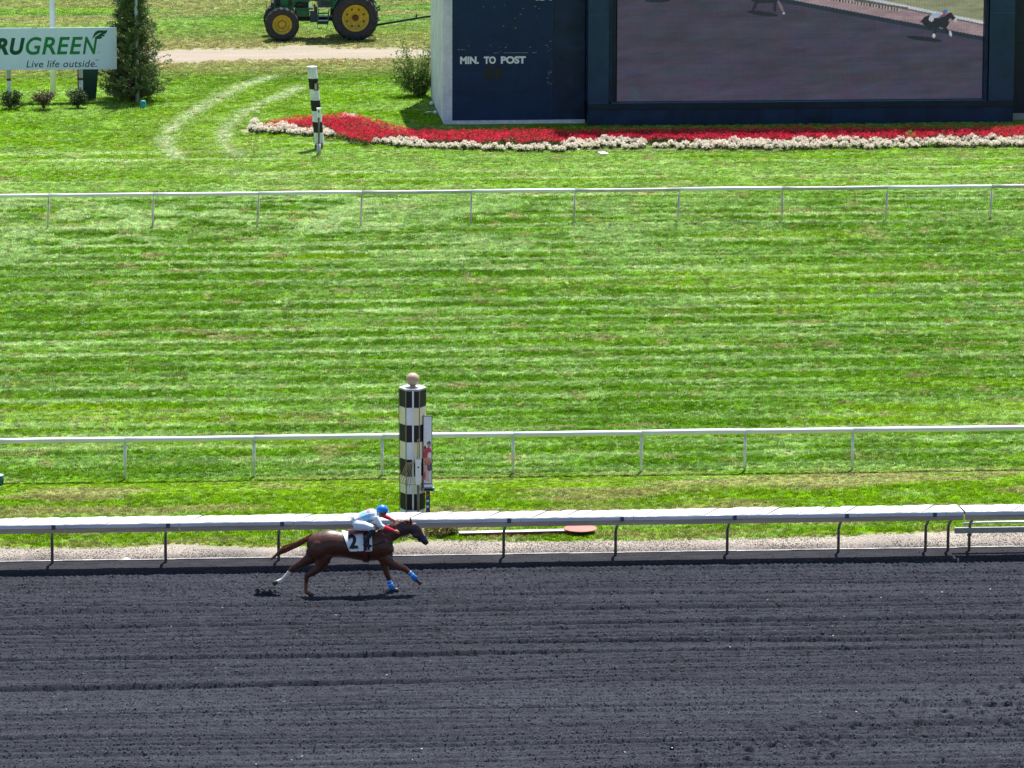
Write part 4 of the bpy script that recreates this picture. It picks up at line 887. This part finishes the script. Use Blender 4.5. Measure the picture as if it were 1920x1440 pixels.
part('work_light', MB().b2(tx(230), tx(262), yn-.05, yn+.03, tz(68), tz(28)), mat('lamp_lens', (.6, .58, .5), .3), t); part('light_bracket', MB().b2(tx(222), tx(268), yn-.02, yn+.2, tz(115), 1.9), mat('slate_post', (.04, .05, .09), .5), t)
part('front_rod', MB().tube([(tx(155), yn+.3, tz(30)), (tx(170), yn+.3, tz(150)), (tx(240), yn+.3, tz(150))], .012, 5), BLACK, t)
ld = part('ladder', MB().tube([(tx(878), .30, tz(140)), (tx(858), .22, tz(345))], .022, 6).tube([(tx(1018), .30, tz(140)), (tx(1000), .22, tz(345))], .022, 6), GREEN, t)
for Y_ in (200, 305): part('step', MB().b2(tx(868), tx(1008), .20, .40, tz(Y_+8), tz(Y_-8)), GREEN, ld)
part('step', MB().b2(tx(862), tx(1000), .22, .5, tz(348), tz(318)), DGREEN, ld); part('step', MB().tube([(tx(858), .2, tz(345)), (tx(855), .18, tz(410)), (tx(985), .18, tz(410)), (tx(995), .2, tz(345))], .014, 6), BLACK, ld)
part('cab_lower', MB().prism([(tx(870), tz(130)), (tx(870), 2.0), (tx(1150), 2.0), (tx(1040), tz(130))], .45, 1.75), mat('cab_slate', (.05, .07, .11), .45), t)
part('cab_lower_panel', MB().prism([(tx(905), tz(95)), (tx(905), tz(20)), (tx(1045), tz(20)), (tx(1015), tz(95))], .43, .447), mat('slate_teal', (.015, .045, .06), .4), t)
part('cab_glass', MB().prism([(tx(935), tz(40)), (tx(935), 2.9), (tx(1200), 2.9), (tx(1052), tz(40))], .425, .428), GLASS, t)
part('door_frame', MB().tube([(tx(1040), .42, tz(120)), (tx(1130), .42, tz(-20)), (tx(1230), .42, 2.9)], .04, 6), GREEN, t); part('cab_roof', MB().b2(tx(860), tx(1400), .35, 1.85, 2.95, 3.15), GREEN, t)
for xx in (875, 1390):
    for yy in (.45, 1.75): part('cab_pillar', MB().b2(tx(xx)-.035, tx(xx)+.035, yy-.03, yy+.03, 2.0, 2.95), BLACK, t)
for yy in (.1, 1.65):
    fp = [(-.95*math.cos(a)*1.05, .90+1.03*math.sin(a)) for a in [PI*(.12+.7*i/10) for i in range(11)]]; fi = [(x_*.94, .9+(z_-.9)*.94) for x_, z_ in reversed(fp)]
    part('fender', MB().prism(fp+fi, yy+.12, yy+.55), GREEN, t)
for a, b in ((150, 120), (195, 160)): part('hitch_arm', MB().tube([(tx(1500), .9, tz(260)), (tx(1690), .75, tz(a)), (tx(1735), .7, tz(b))], [.05, .045, .03], 6), GREEN, t)
part('drawbar', MB().b2(.2, tx(1735), 1.05, 1.15, tz(345), tz(325)), BLACK, t)
a = P(706, 47, T0.y+1.1); b = P(810, 29.5, T0.y+1.6); d = (b-a); b2_ = a+d*2.6; t = thing('tow_pole', 'long dark green pole reaching from the tractor hitch behind the white wall', 'pole', tuple(a))
part('pole', MB().tube([(0, 0, 0), tuple(b2_-a)], .042, 8), DGREEN, t, smooth=True); q = d*.72; part('pin', MB().tube([(q.x, q.y, q.z), (q.x, q.y, q.z+.18)], .02, 6).tube([(q.x-.07, q.y, q.z+.05), (q.x+.05, q.y, q.z+.10)], .015, 5), BLACK, t)
part('sleeve', MB().tube([tuple(d*.9), tuple(d*1.05)], .055, 8), BLACK, t); part('leg', MB().tube([tuple(b2_-a), (b2_.x-a.x, b2_.y-a.y, -a.z)], .05, 8), DGREEN, t)
# ------------------------------------------------------------------ horse and rider
GH = G(660, 1117)
def hp(X, Y, dy=0.0):                          # side profile of the galloping pair -> metres round the ground point under the girth
    return Vector(((X-960)/407, dy, (942-Y-88*dy)/397))
def fuse(name, mb, voxel, smooth, m):
    me = mb.mesh(name+'_raw', m); o = bpy.data.objects.new(name+'_raw', me); C.objects.link(o)
    rm = o.modifiers.new('r', 'REMESH'); rm.mode = 'VOXEL'; rm.voxel_size = voxel; rm.use_smooth_shade = True
    if smooth: sm = o.modifiers.new('s', 'SMOOTH'); sm.factor = .5; sm.iterations = smooth
    dg = bpy.context.evaluated_depsgraph_get(); out = bpy.data.meshes.new_from_object(o.evaluated_get(dg)); out.name = name
    bpy.data.objects.remove(o); bpy.data.meshes.remove(me); out.polygons.foreach_set('use_smooth', [True]*len(out.polygons)); return out
def coords(me):
    a = np.empty(len(me.vertices)*3, np.float32); me.vertices.foreach_get('co', a); return a.reshape(-1, 3)
# trunk sections: picture X, top Y, belly Y, half width
SEC = [(556, 425, 505, .09), (575, 400, 545, .17), (610, 382, 590, .23), (670, 364, 612, .275), (740, 349, 602, .29), (800, 350, 590, .285), (860, 362, 590, .275), (930, 372, 603, .275), (1000, 374, 617, .285), (1060, 372, 628, .29),
       (1120, 362, 630, .285), (1170, 350, 628, .27), (1220, 352, 622, .25), (1265, 368, 612, .225), (1300, 395, 590, .18), (1326, 430, 555, .11)]
_S = []
for i in range(len(SEC)-1):                      # smooth the section list (Catmull-Rom)
    p0, p1, p2, p3 = [np.array(SEC[max(0, min(len(SEC)-1, i+k))], float) for k in (-1, 0, 1, 2)]
    for u in ((0, .25, .5, .75) if 0 < i < len(SEC)-2 else (0, .5)):
        q = .5*((2*p1)+(-p0+p2)*u+(2*p0-5*p1+4*p2-p3)*u*u+(-p0+3*p1-3*p2+p3)*u**3); q[0] = p1[0]+(p2[0]-p1[0])*u; _S.append(tuple(q))
SEC = _S+[SEC[-1]]
def trunk_at(x):                               # x in metres -> centre z, half height, half width
    X = x*407+960; i = 0
    while i < len(SEC)-2 and SEC[i+1][0] < X: i += 1
    a, b = SEC[i], SEC[i+1]; u = min(1, max(0, (X-a[0])/(b[0]-a[0]))); tp, bt, hw = [a[k]+(b[k]-a[k])*u for k in (1, 2, 3)]
    return (942-(tp+bt)/2)/397, (bt-tp)/2/397, hw
hb = MB(); vs = []; n = 28
for X_, tp, bt, hw in SEC:
    cz, hh = (942-(tp+bt)/2)/397, (bt-tp)/2/397; x_ = (X_-960)/407
    for j in range(n):
        a = 2*PI*j/n; sn, cs = math.sin(a), math.cos(a); k = hw*(1.0 if cs < 0 else (1-.16*cs*cs)); vs.append((x_, k*sn, cz+hh*cs))
fs = []
for i in range(len(SEC)-1):
    for j in range(n): a0 = i*n+j; a1 = i*n+(j+1) % n; fs.append((a0, a1, a1+n, a0+n))
fs += [tuple(reversed(range(n))), tuple(range((len(SEC)-1)*n, len(SEC)*n))]
hb.add(vs, fs)
U = Vector((0, 1, 0))
hb.tube([hp(1150, 470), hp(1230, 425), hp(1310, 390), hp(1380, 360), hp(1440, 345), hp(1490, 338)], [.27, .235, .185, .155, .145, .12], 16, rb=[.17, .14, .10, .085, .08, .075], up=U)   # neck
hb.tube([hp(1478, 330), hp(1505, 338), hp(1535, 365), hp(1568, 405), hp(1597, 442), hp(1622, 470), hp(1640, 488)], [.085, .135, .138, .110, .083, .072, .05], 16, rb=[.06, .085, .09, .07, .058, .055, .04], up=U)  # head
hb.sphere(hp(1533, 408, -.045), .075, 12); hb.sphere(hp(1533, 408, .045), .075, 12)   # jowl
for s in (-1, 1):                                # haunch, stifle and shoulder masses
    hb.sphere(hp(665, 505, 0)+Vector((0, s*.15, 0)), .20, 16, (1.1, .75, 1.15)); hb.sphere(hp(735, 560, 0)+Vector((0, s*.16, 0)), .13, 14, (1, .7, 1.1))
    hb.sphere(hp(1235, 500, 0)+Vector((0, s*.14, 0)), .18, 16, (.8, .65, 1.25)); hb.sphere(hp(1290, 520, 0)+Vector((0, s*.09, 0)), .12, 12)
    e0 = hp(1488, 295)+Vector((0, s*.055, 0)); hb.tube([e0, e0+Vector((.0, s*.012, .06)), e0+Vector((.012, s*.015, .12))], [.034, .028, .008], 8)
def leg(pts, rs, rb, dy):
    hb.tube([hp(a, b, dy+e) for a, b, e in pts], [q*(1.16 if q < .075 else 1.03) for q in rs], 12, rb=[q*(1.25 if q < .05 else 1.05) for q in rb], up=U)
# near hind (planted)
leg([(690, 560, 0), (700, 620, 0), (655, 690, 0), (590, 735, 0), (556, 752, 0)], [.20, .165, .105, .070, .058], [.12, .10, .065, .045, .038], -.13)
leg([(562, 735, 0), (552, 765, 0), (546, 820, 0), (543, 880, 0), (548, 902, 0), (575, 918, 0)], [.058, .052, .036, .033, .044, .038], [.038, .036, .026, .026, .034, .03], -.13)
leg([(572, 912, 0), (590, 927, 0), (606, 939, 0)], [.038, .050, .054], [.034, .045, .05], -.13)
# far hind (trailing)
leg([(620, 540, 0), (590, 605, 0), (520, 640, 0), (455, 675, 0), (428, 690, 0)], [.18, .145, .098, .068, .060], [.11, .09, .06, .045, .04], .11)
leg([(440, 678, 0), (415, 705, 0), (380, 742, 0), (338, 785, 0), (318, 799, 0), (292, 806, 0)], [.058, .055, .037, .033, .043, .034], [.04, .038, .028, .026, .034, .03], .11)
leg([(300, 804, 0), (272, 814, 0), (250, 826, 0)], [.035, .050, .058], [.032, .046, .05], .11)
# far fore (down)
leg([(1235, 560, 0), (1245, 640, 0), (1262, 700, 0), (1284, 768, 0)], [.13, .090, .066, .056], [.08, .06, .05, .045], .12)
leg([(1284, 760, 0), (1292, 790, 0), (1303, 830, 0), (1320, 878, 0), (1328, 893, 0), (1348, 897, 0)], [.056, .050, .038, .036, .043, .033], [.045, .04, .03, .03, .034, .03], .12)
leg([(1344, 895, 0), (1362, 897, 0), (1380, 899, 0)], [.033, .044, .040], [.03, .042, .042], .12)
# near fore (reaching)
leg([(1225, 590, 0), (1290, 640, 0), (1360, 678, 0), (1425, 705, 0), (1445, 718, 0)], [.14, .105, .078, .062, .056], [.08, .065, .055, .048, .045], -.12)
leg([(1435, 712, 0), (1465, 735, 0), (1495, 768, 0), (1528, 802, 0), (1540, 812, 0), (1556, 824, 0)], [.056, .050, .038, .035, .043, .034], [.045, .04, .03, .03, .034, .03], -.12)
leg([(1550, 820, 0), (1566, 832, 0), (1580, 845, 0)], [.034, .046, .05], [.032, .044, .046], -.12)
HM = attr_mat('horse_coat', .42, spec=.45, bump=.25, bscale=9, mulnoise=.12, nscale=9)
horse_me = fuse('body', hb, .013, 12, HM)
v = coords(horse_me); PX = v[:, 0]*407+960; PY = 942-v[:, 2]*397-88*v[:, 1]
CO, CD, CL_ = arr(.060, .0145, .007), arr(.018, .009, .008), arr(.17, .055, .022)
nz_ = fbm(v[:, 0]*6, v[:, 2]*6+v[:, 1]*4, 3)[:, None]
col = CO*(.75+.5*nz_)
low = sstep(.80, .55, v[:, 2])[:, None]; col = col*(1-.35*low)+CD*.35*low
hindleg = ((PX < 660) & (PY > 820) & (PX > 500))[:, None]; col = np.where(hindleg, CL_*.8, col)
forearm = ((PX > 1210) & (PY > 640))[:, None]; col = np.where(forearm, CO*1.3, col)
mz = sstep(1580, 1625, PX+ (PY-450)*.35)[:, None]*((PX > 1500) & (PY < 560))[:, None]; col = col*(1-mz)+CD*mz
def near_line(a, b, r, dy0, dy1):
    A, B = np.array(hp(*a)), np.array(hp(*b)); d = B-A; t_ = np.clip(((v-A)@d)/(d@d), 0, 1); return (np.linalg.norm(v-A-t_[:, None]*d, axis=1) < r)
sock = near_line((392, 738, .11), (300, 805, .11), .075, 0, 0); col[sock] = (.62, .58, .55)
for a, b in (((276, 812, .11), (246, 830, .11)), ((596, 932, -.13), (612, 942, -.13)), ((1366, 897, .12), (1390, 900, .12)), ((1566, 834, -.12), (1590, 850, -.12))): col[near_line(a, b, .062, 0, 0)] = (.03, .026, .026)
bl = near_line((1545, 330, 0), (1612, 420, 0), .05, 0, 0) & (np.abs(v[:, 1]) < .03); col[bl] = (.55, .40, .35)
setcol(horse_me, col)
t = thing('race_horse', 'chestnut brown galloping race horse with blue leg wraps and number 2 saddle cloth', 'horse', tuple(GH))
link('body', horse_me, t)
# mane, tail
r = random.Random(2); HAIR = mat('chestnut_hair', (.16, .045, .018), .45, var=.25, vscale=14, col2=(.07, .02, .010))
mb = MB()
for i in range(150):
    o0 = Vector((r.gauss(0, .02), r.gauss(0, .022), r.gauss(0, .02))); k = r.uniform(-1, 1); e = r.uniform(.72, 1.04)
    pts = [(602, 395), (560, 418), (500, 458), (430, 488), (360, 520), (300, 545), (235, 600)]
    pp = []
    for j, (a, b) in enumerate(pts):
        if j/6 > e: break
        s = (.02, .04, .055, .065, .07, .065, .045)[j]; pp.append(hp(a, b)+o0*.5+Vector((r.gauss(0, .008), k*s*.55, r.uniform(-.2, .2)*s+k*math.sin(i)*s)))
    mb.tube(pp, [.012, .011, .010, .010, .009, .007, .003][:len(pp)], 4, cap=False)
part('tail', mb, HAIR, t, smooth=True)
mb = MB()
for i in range(90):
    u = r.random(); X_ = 1215+u*265; Yt = 352-u*72+6*math.sin(u*3); p = hp(X_, Yt+6); l_ = r.uniform(.07, .15)
    mb.tube([p, p+Vector((-l_*.5, r.gauss(0, .03), l_*.45)), p+Vector((-l_*1.1, r.gauss(0, .05), l_*.35*r.random()))], [.012, .010, .003], 4, cap=False)
part('mane', mb, HAIR, t, smooth=True)
part('forelock', MB().tube([hp(1505, 290), hp(1530, 318), hp(1548, 345)], [.02, .018, .004], 6), HAIR, t, smooth=True)
for s in (-1, 1): part('eye', MB().sphere(hp(1541, 356)+Vector((0, s*.078, 0)), .021, 10), BLACK, t, smooth=True)
for s in (-1, 1): part('nostril', MB().sphere(hp(1632, 470)+Vector((0, s*.040, 0)), .016, 8), BLACK, t, smooth=True)
BLUE = mat('blue_wrap', (.01, .20, .72), .55, var=.08); BLUED = mat('blue_bridle', (.008, .028, .12), .5, var=.1); WT = mat('white_tape', (.75, .78, .82), .5)
def wrap(a, b, dy, r0, r1):
    A, B = hp(*a, dy), hp(*b, dy); w_ = part('leg_wrap', MB().tube([A, A.lerp(B, .3), A.lerp(B, .6), B], [r0, r0*.95, r1, r1*1.12], 14, rb=[r0*.85, r0*.82, r1*.9, r1], up=U), BLUE, t, smooth=True)
    for u in (.05, .38): q = A.lerp(B, u); q2 = A.lerp(B, u+.05); part('tape', MB().tube([q, q2], [r0*1.05, r0*1.05], 14, rb=[r0*.9]*2, up=U), WT, w_)
wrap((1292, 808), (1328, 890), .12, .054, .058); wrap((1468, 735), (1532, 802), -.12, .054, .057)
# bridle
def ring(c, nrm, ra, rb_, w_=.014, thick=.006, up=U):
    c = Vector(c); nrm = nrm.normalized(); b = up; a = nrm.cross(b).normalized(); m = MB(); vs = []; n = 20
    for i in range(n):
        th = 2*PI*i/n
        for rr, ww in ((0, -w_), (thick, -w_), (thick, w_), (0, w_)): vs.append(c+a*math.cos(th)*(ra+rr)+b*math.sin(th)*(rb_+rr)+nrm*ww)
    fs = []
    for i in range(n):
        for k in range(4): a0 = i*4+k; a1 = i*4+(k+1) % 4; b0 = ((i+1) % n)*4+k; b1 = ((i+1) % n)*4+(k+1) % 4; fs.append((a0, b0, b1, a1))
    return m.add(vs, fs)
hd_ = (hp(1597, 442)-hp(1535, 365))
br_ = part('bridle', ring(hp(1594, 438), hd_, .096, .071, .026), BLUED, t)
part('brow_strap', ring(hp(1518, 350), hp(1540, 375)-hp(1500, 330), .142, .092, .012), BLUED, br_)
part('neck_strap', ring(hp(1425, 350), hp(1450, 330)-hp(1390, 372), .165, .096, .020), BLUED, t, label='blue strap round the neck')
for s in (-1, 1):
    part('cheek_strap', MB().tube([hp(1500, 318)+Vector((0, s*.088, 0)), hp(1535, 380)+Vector((0, s*.098, 0)), hp(1600, 455)+Vector((0, s*.066, 0))], .012, 6), BLUED, br_)
    part('rein', MB().tube([hp(1605, 458)+Vector((0, s*.066, 0)), hp(1480, 420)+Vector((0, s*.13, 0)), hp(1392, 376)+Vector((0, s*.14, 0))], .009, 6), BLACK, br_)
part('breast_strap', MB().tube([hp(1325, 470)+Vector((0, -.12, 0)), hp(1240, 440)+Vector((0, -.255, 0)), hp(1140, 470)+Vector((0, -.30, 0))], .010, 6), BLACK, t)
# saddle cloth draped on the trunk
def on_trunk(x, ang, off):                       # ang 0 = top, + = camera side
    cz, hh, hw = trunk_at(x); cs = math.cos(ang); k = hw*(1.0 if cs < 0 else (1-.16*cs*cs)); return Vector((x, -(k+off)*math.sin(ang), cz+(hh+off)*cs))
def ang_for(x, Y):                                # angle at which the camera-side surface shows at picture height Y
    best = 0; bd = 1e9
    for i in range(0, 60):
        a = i/60*PI*.8; p = on_trunk(x, a, .02); yy = 942-397*p.z-88*p.y
        if abs(yy-Y) < bd: bd = abs(yy-Y); best = a
    return best
cl_ = MB(); nx_, na = 18, 26
xa_, xb_ = (868-960)/407, (1136-960)/407
for i in range(nx_):
    u = i/(nx_-1)
    for j in range(na):
        w_ = -1+2*j/(na-1); x = xa_+(xb_-xa_)*u+(abs(w_)**1.5)*(1-u)*.16*1.0
        x = min(x, xb_); am = ang_for(x, 543) if j in (0, na-1) or True else 0
        a = am*w_; cl_.v.append(tuple(on_trunk(x, a, .020+.006*math.sin(i*.9+j*.7))))
for i in range(nx_-1):
    for j in range(na-1): q = i*na+j; cl_.f.append((q, q+1, q+na+1, q+na)); cl_.m.append(0)
SC = part('saddle_cloth', cl_, mat('saddle_cloth', (.70, .76, .80), .7, var=.04), t, smooth=True)
tv, tf = textmesh('2', .045, 0); lo, hi = tv.min(0), tv.max(0); NU = MB()
bmn = bmesh.new(); bv = [bmn.verts.new(((a[0]-lo[0])/(hi[0]-lo[0]), (a[1]-lo[1])/(hi[1]-lo[1]), 0)) for a in tv]
for f in tf:
    try: bmn.faces.new([bv[i] for i in f])
    except ValueError: pass
for kk in range(1, 8):
    for no, cc in (((1, 0, 0), (kk/8, 0, 0)), ((0, 1, 0), (0, kk/8, 0))):
        bmesh.ops.bisect_plane(bmn, geom=bmn.verts[:]+bmn.edges[:]+bmn.faces[:], plane_co=cc, plane_no=no)
bmn.verts.index_update()
for vtx in bmn.verts:
    X_ = 918+vtx.co.x*78+(1-vtx.co.y)*14; Y_ = 520-vtx.co.y*128; x = (X_-960)/407; NU.v.append(tuple(on_trunk(x, ang_for(x, Y_), .034)))
for f in bmn.faces: NU.f.append(tuple(q.index for q in f.verts)); NU.m.append(0)
bmn.free(); part('number', NU, BLACK, SC)
def band(X0, X1, a0, a1, off, m, name, par, seg=24):
    b = MB(); 
    for i in range(seg+1):
        a = a0+(a1-a0)*i/seg
        for X_ in (X0, X1): b.v.append(tuple(on_trunk((X_-960)/407, a, off)))
    for i in range(seg): q = i*2; b.f.append((q, q+1, q+3, q+2)); b.m.append(0)
    return part(name, b, m, par, smooth=True)
band(1058, 1092, -PI, PI, .030, mat('girth_red', (.10, .012, .02), .6), 'girth', t); band(1094, 1112, -PI, PI, .033, BLACK, 'girth', t, 24)
sd = MB(); 
for s in (-1, 1): pass
sd.tube([hp(925, 362), hp(985, 368), hp(1060, 362), hp(1110, 345)], [.03, .035, .035, .03], 12, rb=[.17, .19, .17, .12], up=U)
part('saddle', sd, mat('saddle_maroon', (.20, .03, .055), .5), t, smooth=True)
for s in (-1, 1): part('stirrup', MB().tube([hp(1075, 380)+Vector((0, s*.28, 0)), hp(1075, 450)+Vector((0, s*.34, 0)), hp(1095, 500)+Vector((0, s*.345, 0))], .008, 5).b2(hp(1075, 0).x, hp(1125, 0).x, s*.345-.05, s*.345+.05, hp(0, 512).z, hp(0, 504).z), GALV, t)

# rider
JB = MB(); regs = []
def jt(pts, rs, col, rb=None, n=12):
    JB.tube(pts, rs, n, rb=rb, up=U)
    for a, b, r0, r1 in zip(pts[:-1], pts[1:], rs[:-1], rs[1:]): regs.append((a, b, r0, r1, col))
JER, JER2, PANT, BOOT, RED, SKIN = arr(.30, .58, .85), arr(.68, .74, .80), arr(.62, .66, .78), arr(.012, .02, .032), arr(.72, .02, .07), arr(.42, .19, .12)
JDR = arr(.16, .08, .05)
jt([hp(985, 292), hp(1005, 268), hp(1030, 255)], [.125, .15, .14], PANT, [.16, .17, .15])
jt([hp(1030, 256), hp(1080, 238), hp(1130, 222), hp(1168, 215), hp(1188, 210)], [.135, .142, .148, .125, .07], JER, [.155, .17, .19, .18, .09])
jt([hp(1186, 205), hp(1215, 196)], [.06, .06], SKIN)
JB.sphere(hp(1233, 196), .098, 16, (.98, .78, 1.05)); regs.append((hp(1233, 196), hp(1234, 197), .1, .1, JDR))
JB.tube([hp(1262, 207), hp(1270, 216)], [.018, .012], 6)     # nose
JB.tube([hp(1240, 222), hp(1256, 228)], [.045, .03], 8)      # jaw
for s in (-1, 1):
    JB.sphere(hp(1228, 204)+Vector((0, s*.082, 0)), .022, 8, (1, .5, 1.2))
    k = hp(1150, 340, -.285); k.y = s*.285; hipp = hp(1070, 318, -.21); hipp.y = s*.21
    jt([hp(990, 300)+Vector((0, s*.10, 0)), hipp, k], [.125, .105, .070], PANT, [.11, .10, .07])
    ank = hp(1068, 462, -.325); ank.y = s*.325
    jt([k+Vector((0.0, 0, -.02)), k.lerp(ank, .35), ank], [.068, .066, .045], BOOT)
    jt([ank+Vector((-.02, 0, -.03)), ank+Vector((.06, 0, -.085)), ank+Vector((.15, 0, -.095))], [.045, .042, .028], BOOT, [.04, .042, .034])
def hand(w_, d, s):
    d = d.normalized(); jt([w_, w_+d*.045, w_+d*.085], [.027, .036, .036], SKIN, [.022, .024, .024])
    dn = Vector((0, 0, -1))
    for i in range(4):
        o_ = Vector((0, 0, 1))*( .030-.020*i) if abs(d.z) < .8 else Vector((.03-.02*i, 0, 0)); p0 = w_+d*.08+o_; ln = (.036, .042, .038, .030)[i]
        jt([p0, p0+d*ln*.7, p0+d*ln*.9+Vector((0, s*.022, -.006)), p0+d*ln*.3+Vector((0, s*.034, -.006))], [.0105, .010, .009, .008], SKIN, n=6)
    p0 = w_+d*.03+Vector((0, s*.012, .03)); jt([p0, p0+d*.028+Vector((0, s*.02, .008)), p0+d*.055+Vector((0, s*.026, -.004))], [.011, .0105, .008], SKIN, n=6)
# near arm
A0, A1, A2 = hp(1168, 228)+Vector((0, -.17, -.00)), hp(1215, 300)+Vector((0, -.25, -.055+.055)), hp(1340, 352)+Vector((0, -.17, .0))
jt([A0, A0.lerp(A1, .5), A1], [.078, .070, .056], JER2); jt([A1, A1.lerp(A2, .22)], [.056, .053], JER2); jt([A1.lerp(A2, .22), A1.lerp(A2, .6), A2.lerp(A1, .12)], [.054, .044, .034], RED); jt([A2.lerp(A1, .14), A2], [.031, .026], SKIN)
hand(A2, Vector((.9, .12, -.38)), 1)
B0, B1, B2 = hp(1185, 222)+Vector((0, .15, 0)), hp(1240, 240)+Vector((0, .20, 0)), hp(1355, 290)+Vector((0, .13, 0))
jt([B0, B1], [.074, .056], JER2); jt([B1, B1.lerp(B2, .55)], [.052, .042], RED); jt([B1.lerp(B2, .55), B2], [.038, .027], SKIN); hand(B2, Vector((.95, -.1, -.25)), -1)
JM = attr_mat('rider_clothes', .55, spec=.3, bump=.35, bscale=16)
jm = fuse('body', JB, .0085, 3, JM); v = coords(jm); bd = np.full(len(v), 1e9); col = np.zeros((len(v), 3))
for a, b, r0, r1, c_ in regs:
    A, B = np.array(a), np.array(b); d = B-A; u = np.clip(((v-A)@d)/(d@d+1e-9), 0, 1); ds = np.linalg.norm(v-A-u[:, None]*d, axis=1)-(r0+(r1-r0)*u)
    k = ds < bd; bd[k] = ds[k]; col[k] = c_
PX = v[:, 0]*407+960; PZ = v[:, 2]
isj = np.linalg.norm(col-JER, axis=1) < .01; PYv = 942-v[:, 2]*397-88*v[:, 1]
pat = isj & (PX > 1085) & (PX < 1125) & (PYv < 205) & (((PX*1.0+PYv*.6) % 17) < 10); col[pat] = arr(.62, .04, .14)
sw = isj & (PX > 1148); col[sw] = JER2*1.0
col *= (.93+.14*fbm(v[:, 0]*14, v[:, 2]*14, 6))[:, None]
setcol(jm, col)
t = thing('person', 'person crouched low on the galloping horse in light blue top, white trousers and blue helmet', 'person', tuple(GH))
link('body', jm, t)
HB_ = mat('helmet_blue', (.012, .22, .68), .35, var=.1, vscale=10)
hm = MB(); hm.sphere((0, 0, 0), .132, 20, (1.02, .88, .92)); hm.v = [p for p in hm.v]; c_ = hp(1233, 178)
hm.v = [(p[0]+c_.x, p[1]+c_.y, max(p[2], -.035-.25*p[0]*(-1 if p[0] < 0 else 1)*.0)+c_.z) for p in hm.v]
ht = part('helmet', hm, HB_, t, smooth=True)
part('peak', MB().box((c_.x+.115, 0, c_.z-.045), (.09, .15, .012), M=Matrix.Rotation(.35, 3, 'Y')), HB_, ht)
part('goggles', MB().tube([hp(1262, 196)+Vector((0, -.062, 0)), hp(1266, 198), hp(1262, 196)+Vector((0, .062, 0))], .022, 8), BLACK, t, smooth=True)
# kicked up lumps of track
r = random.Random(6); CLOD = mat('track_clod', (.03, .03, .035), .9)
cm = MB(); 
for i in range(120):
    X_, Y_ = (r.gauss(205, 34), r.gauss(908, 18)) if i < 80 else (r.gauss(108, 16), r.gauss(908, 24)); p = hp(X_, Y_, .05); s = r.uniform(.008, .032)
    cm.sphere(p, s, 6, (1.3, 1, .8))
o = part('flying_clods', cm, CLOD, None, tuple(GH)); o['kind'] = 'stuff'; o['label'] = 'dark lumps of track surface thrown up behind the hooves'; o['category'] = 'clods'
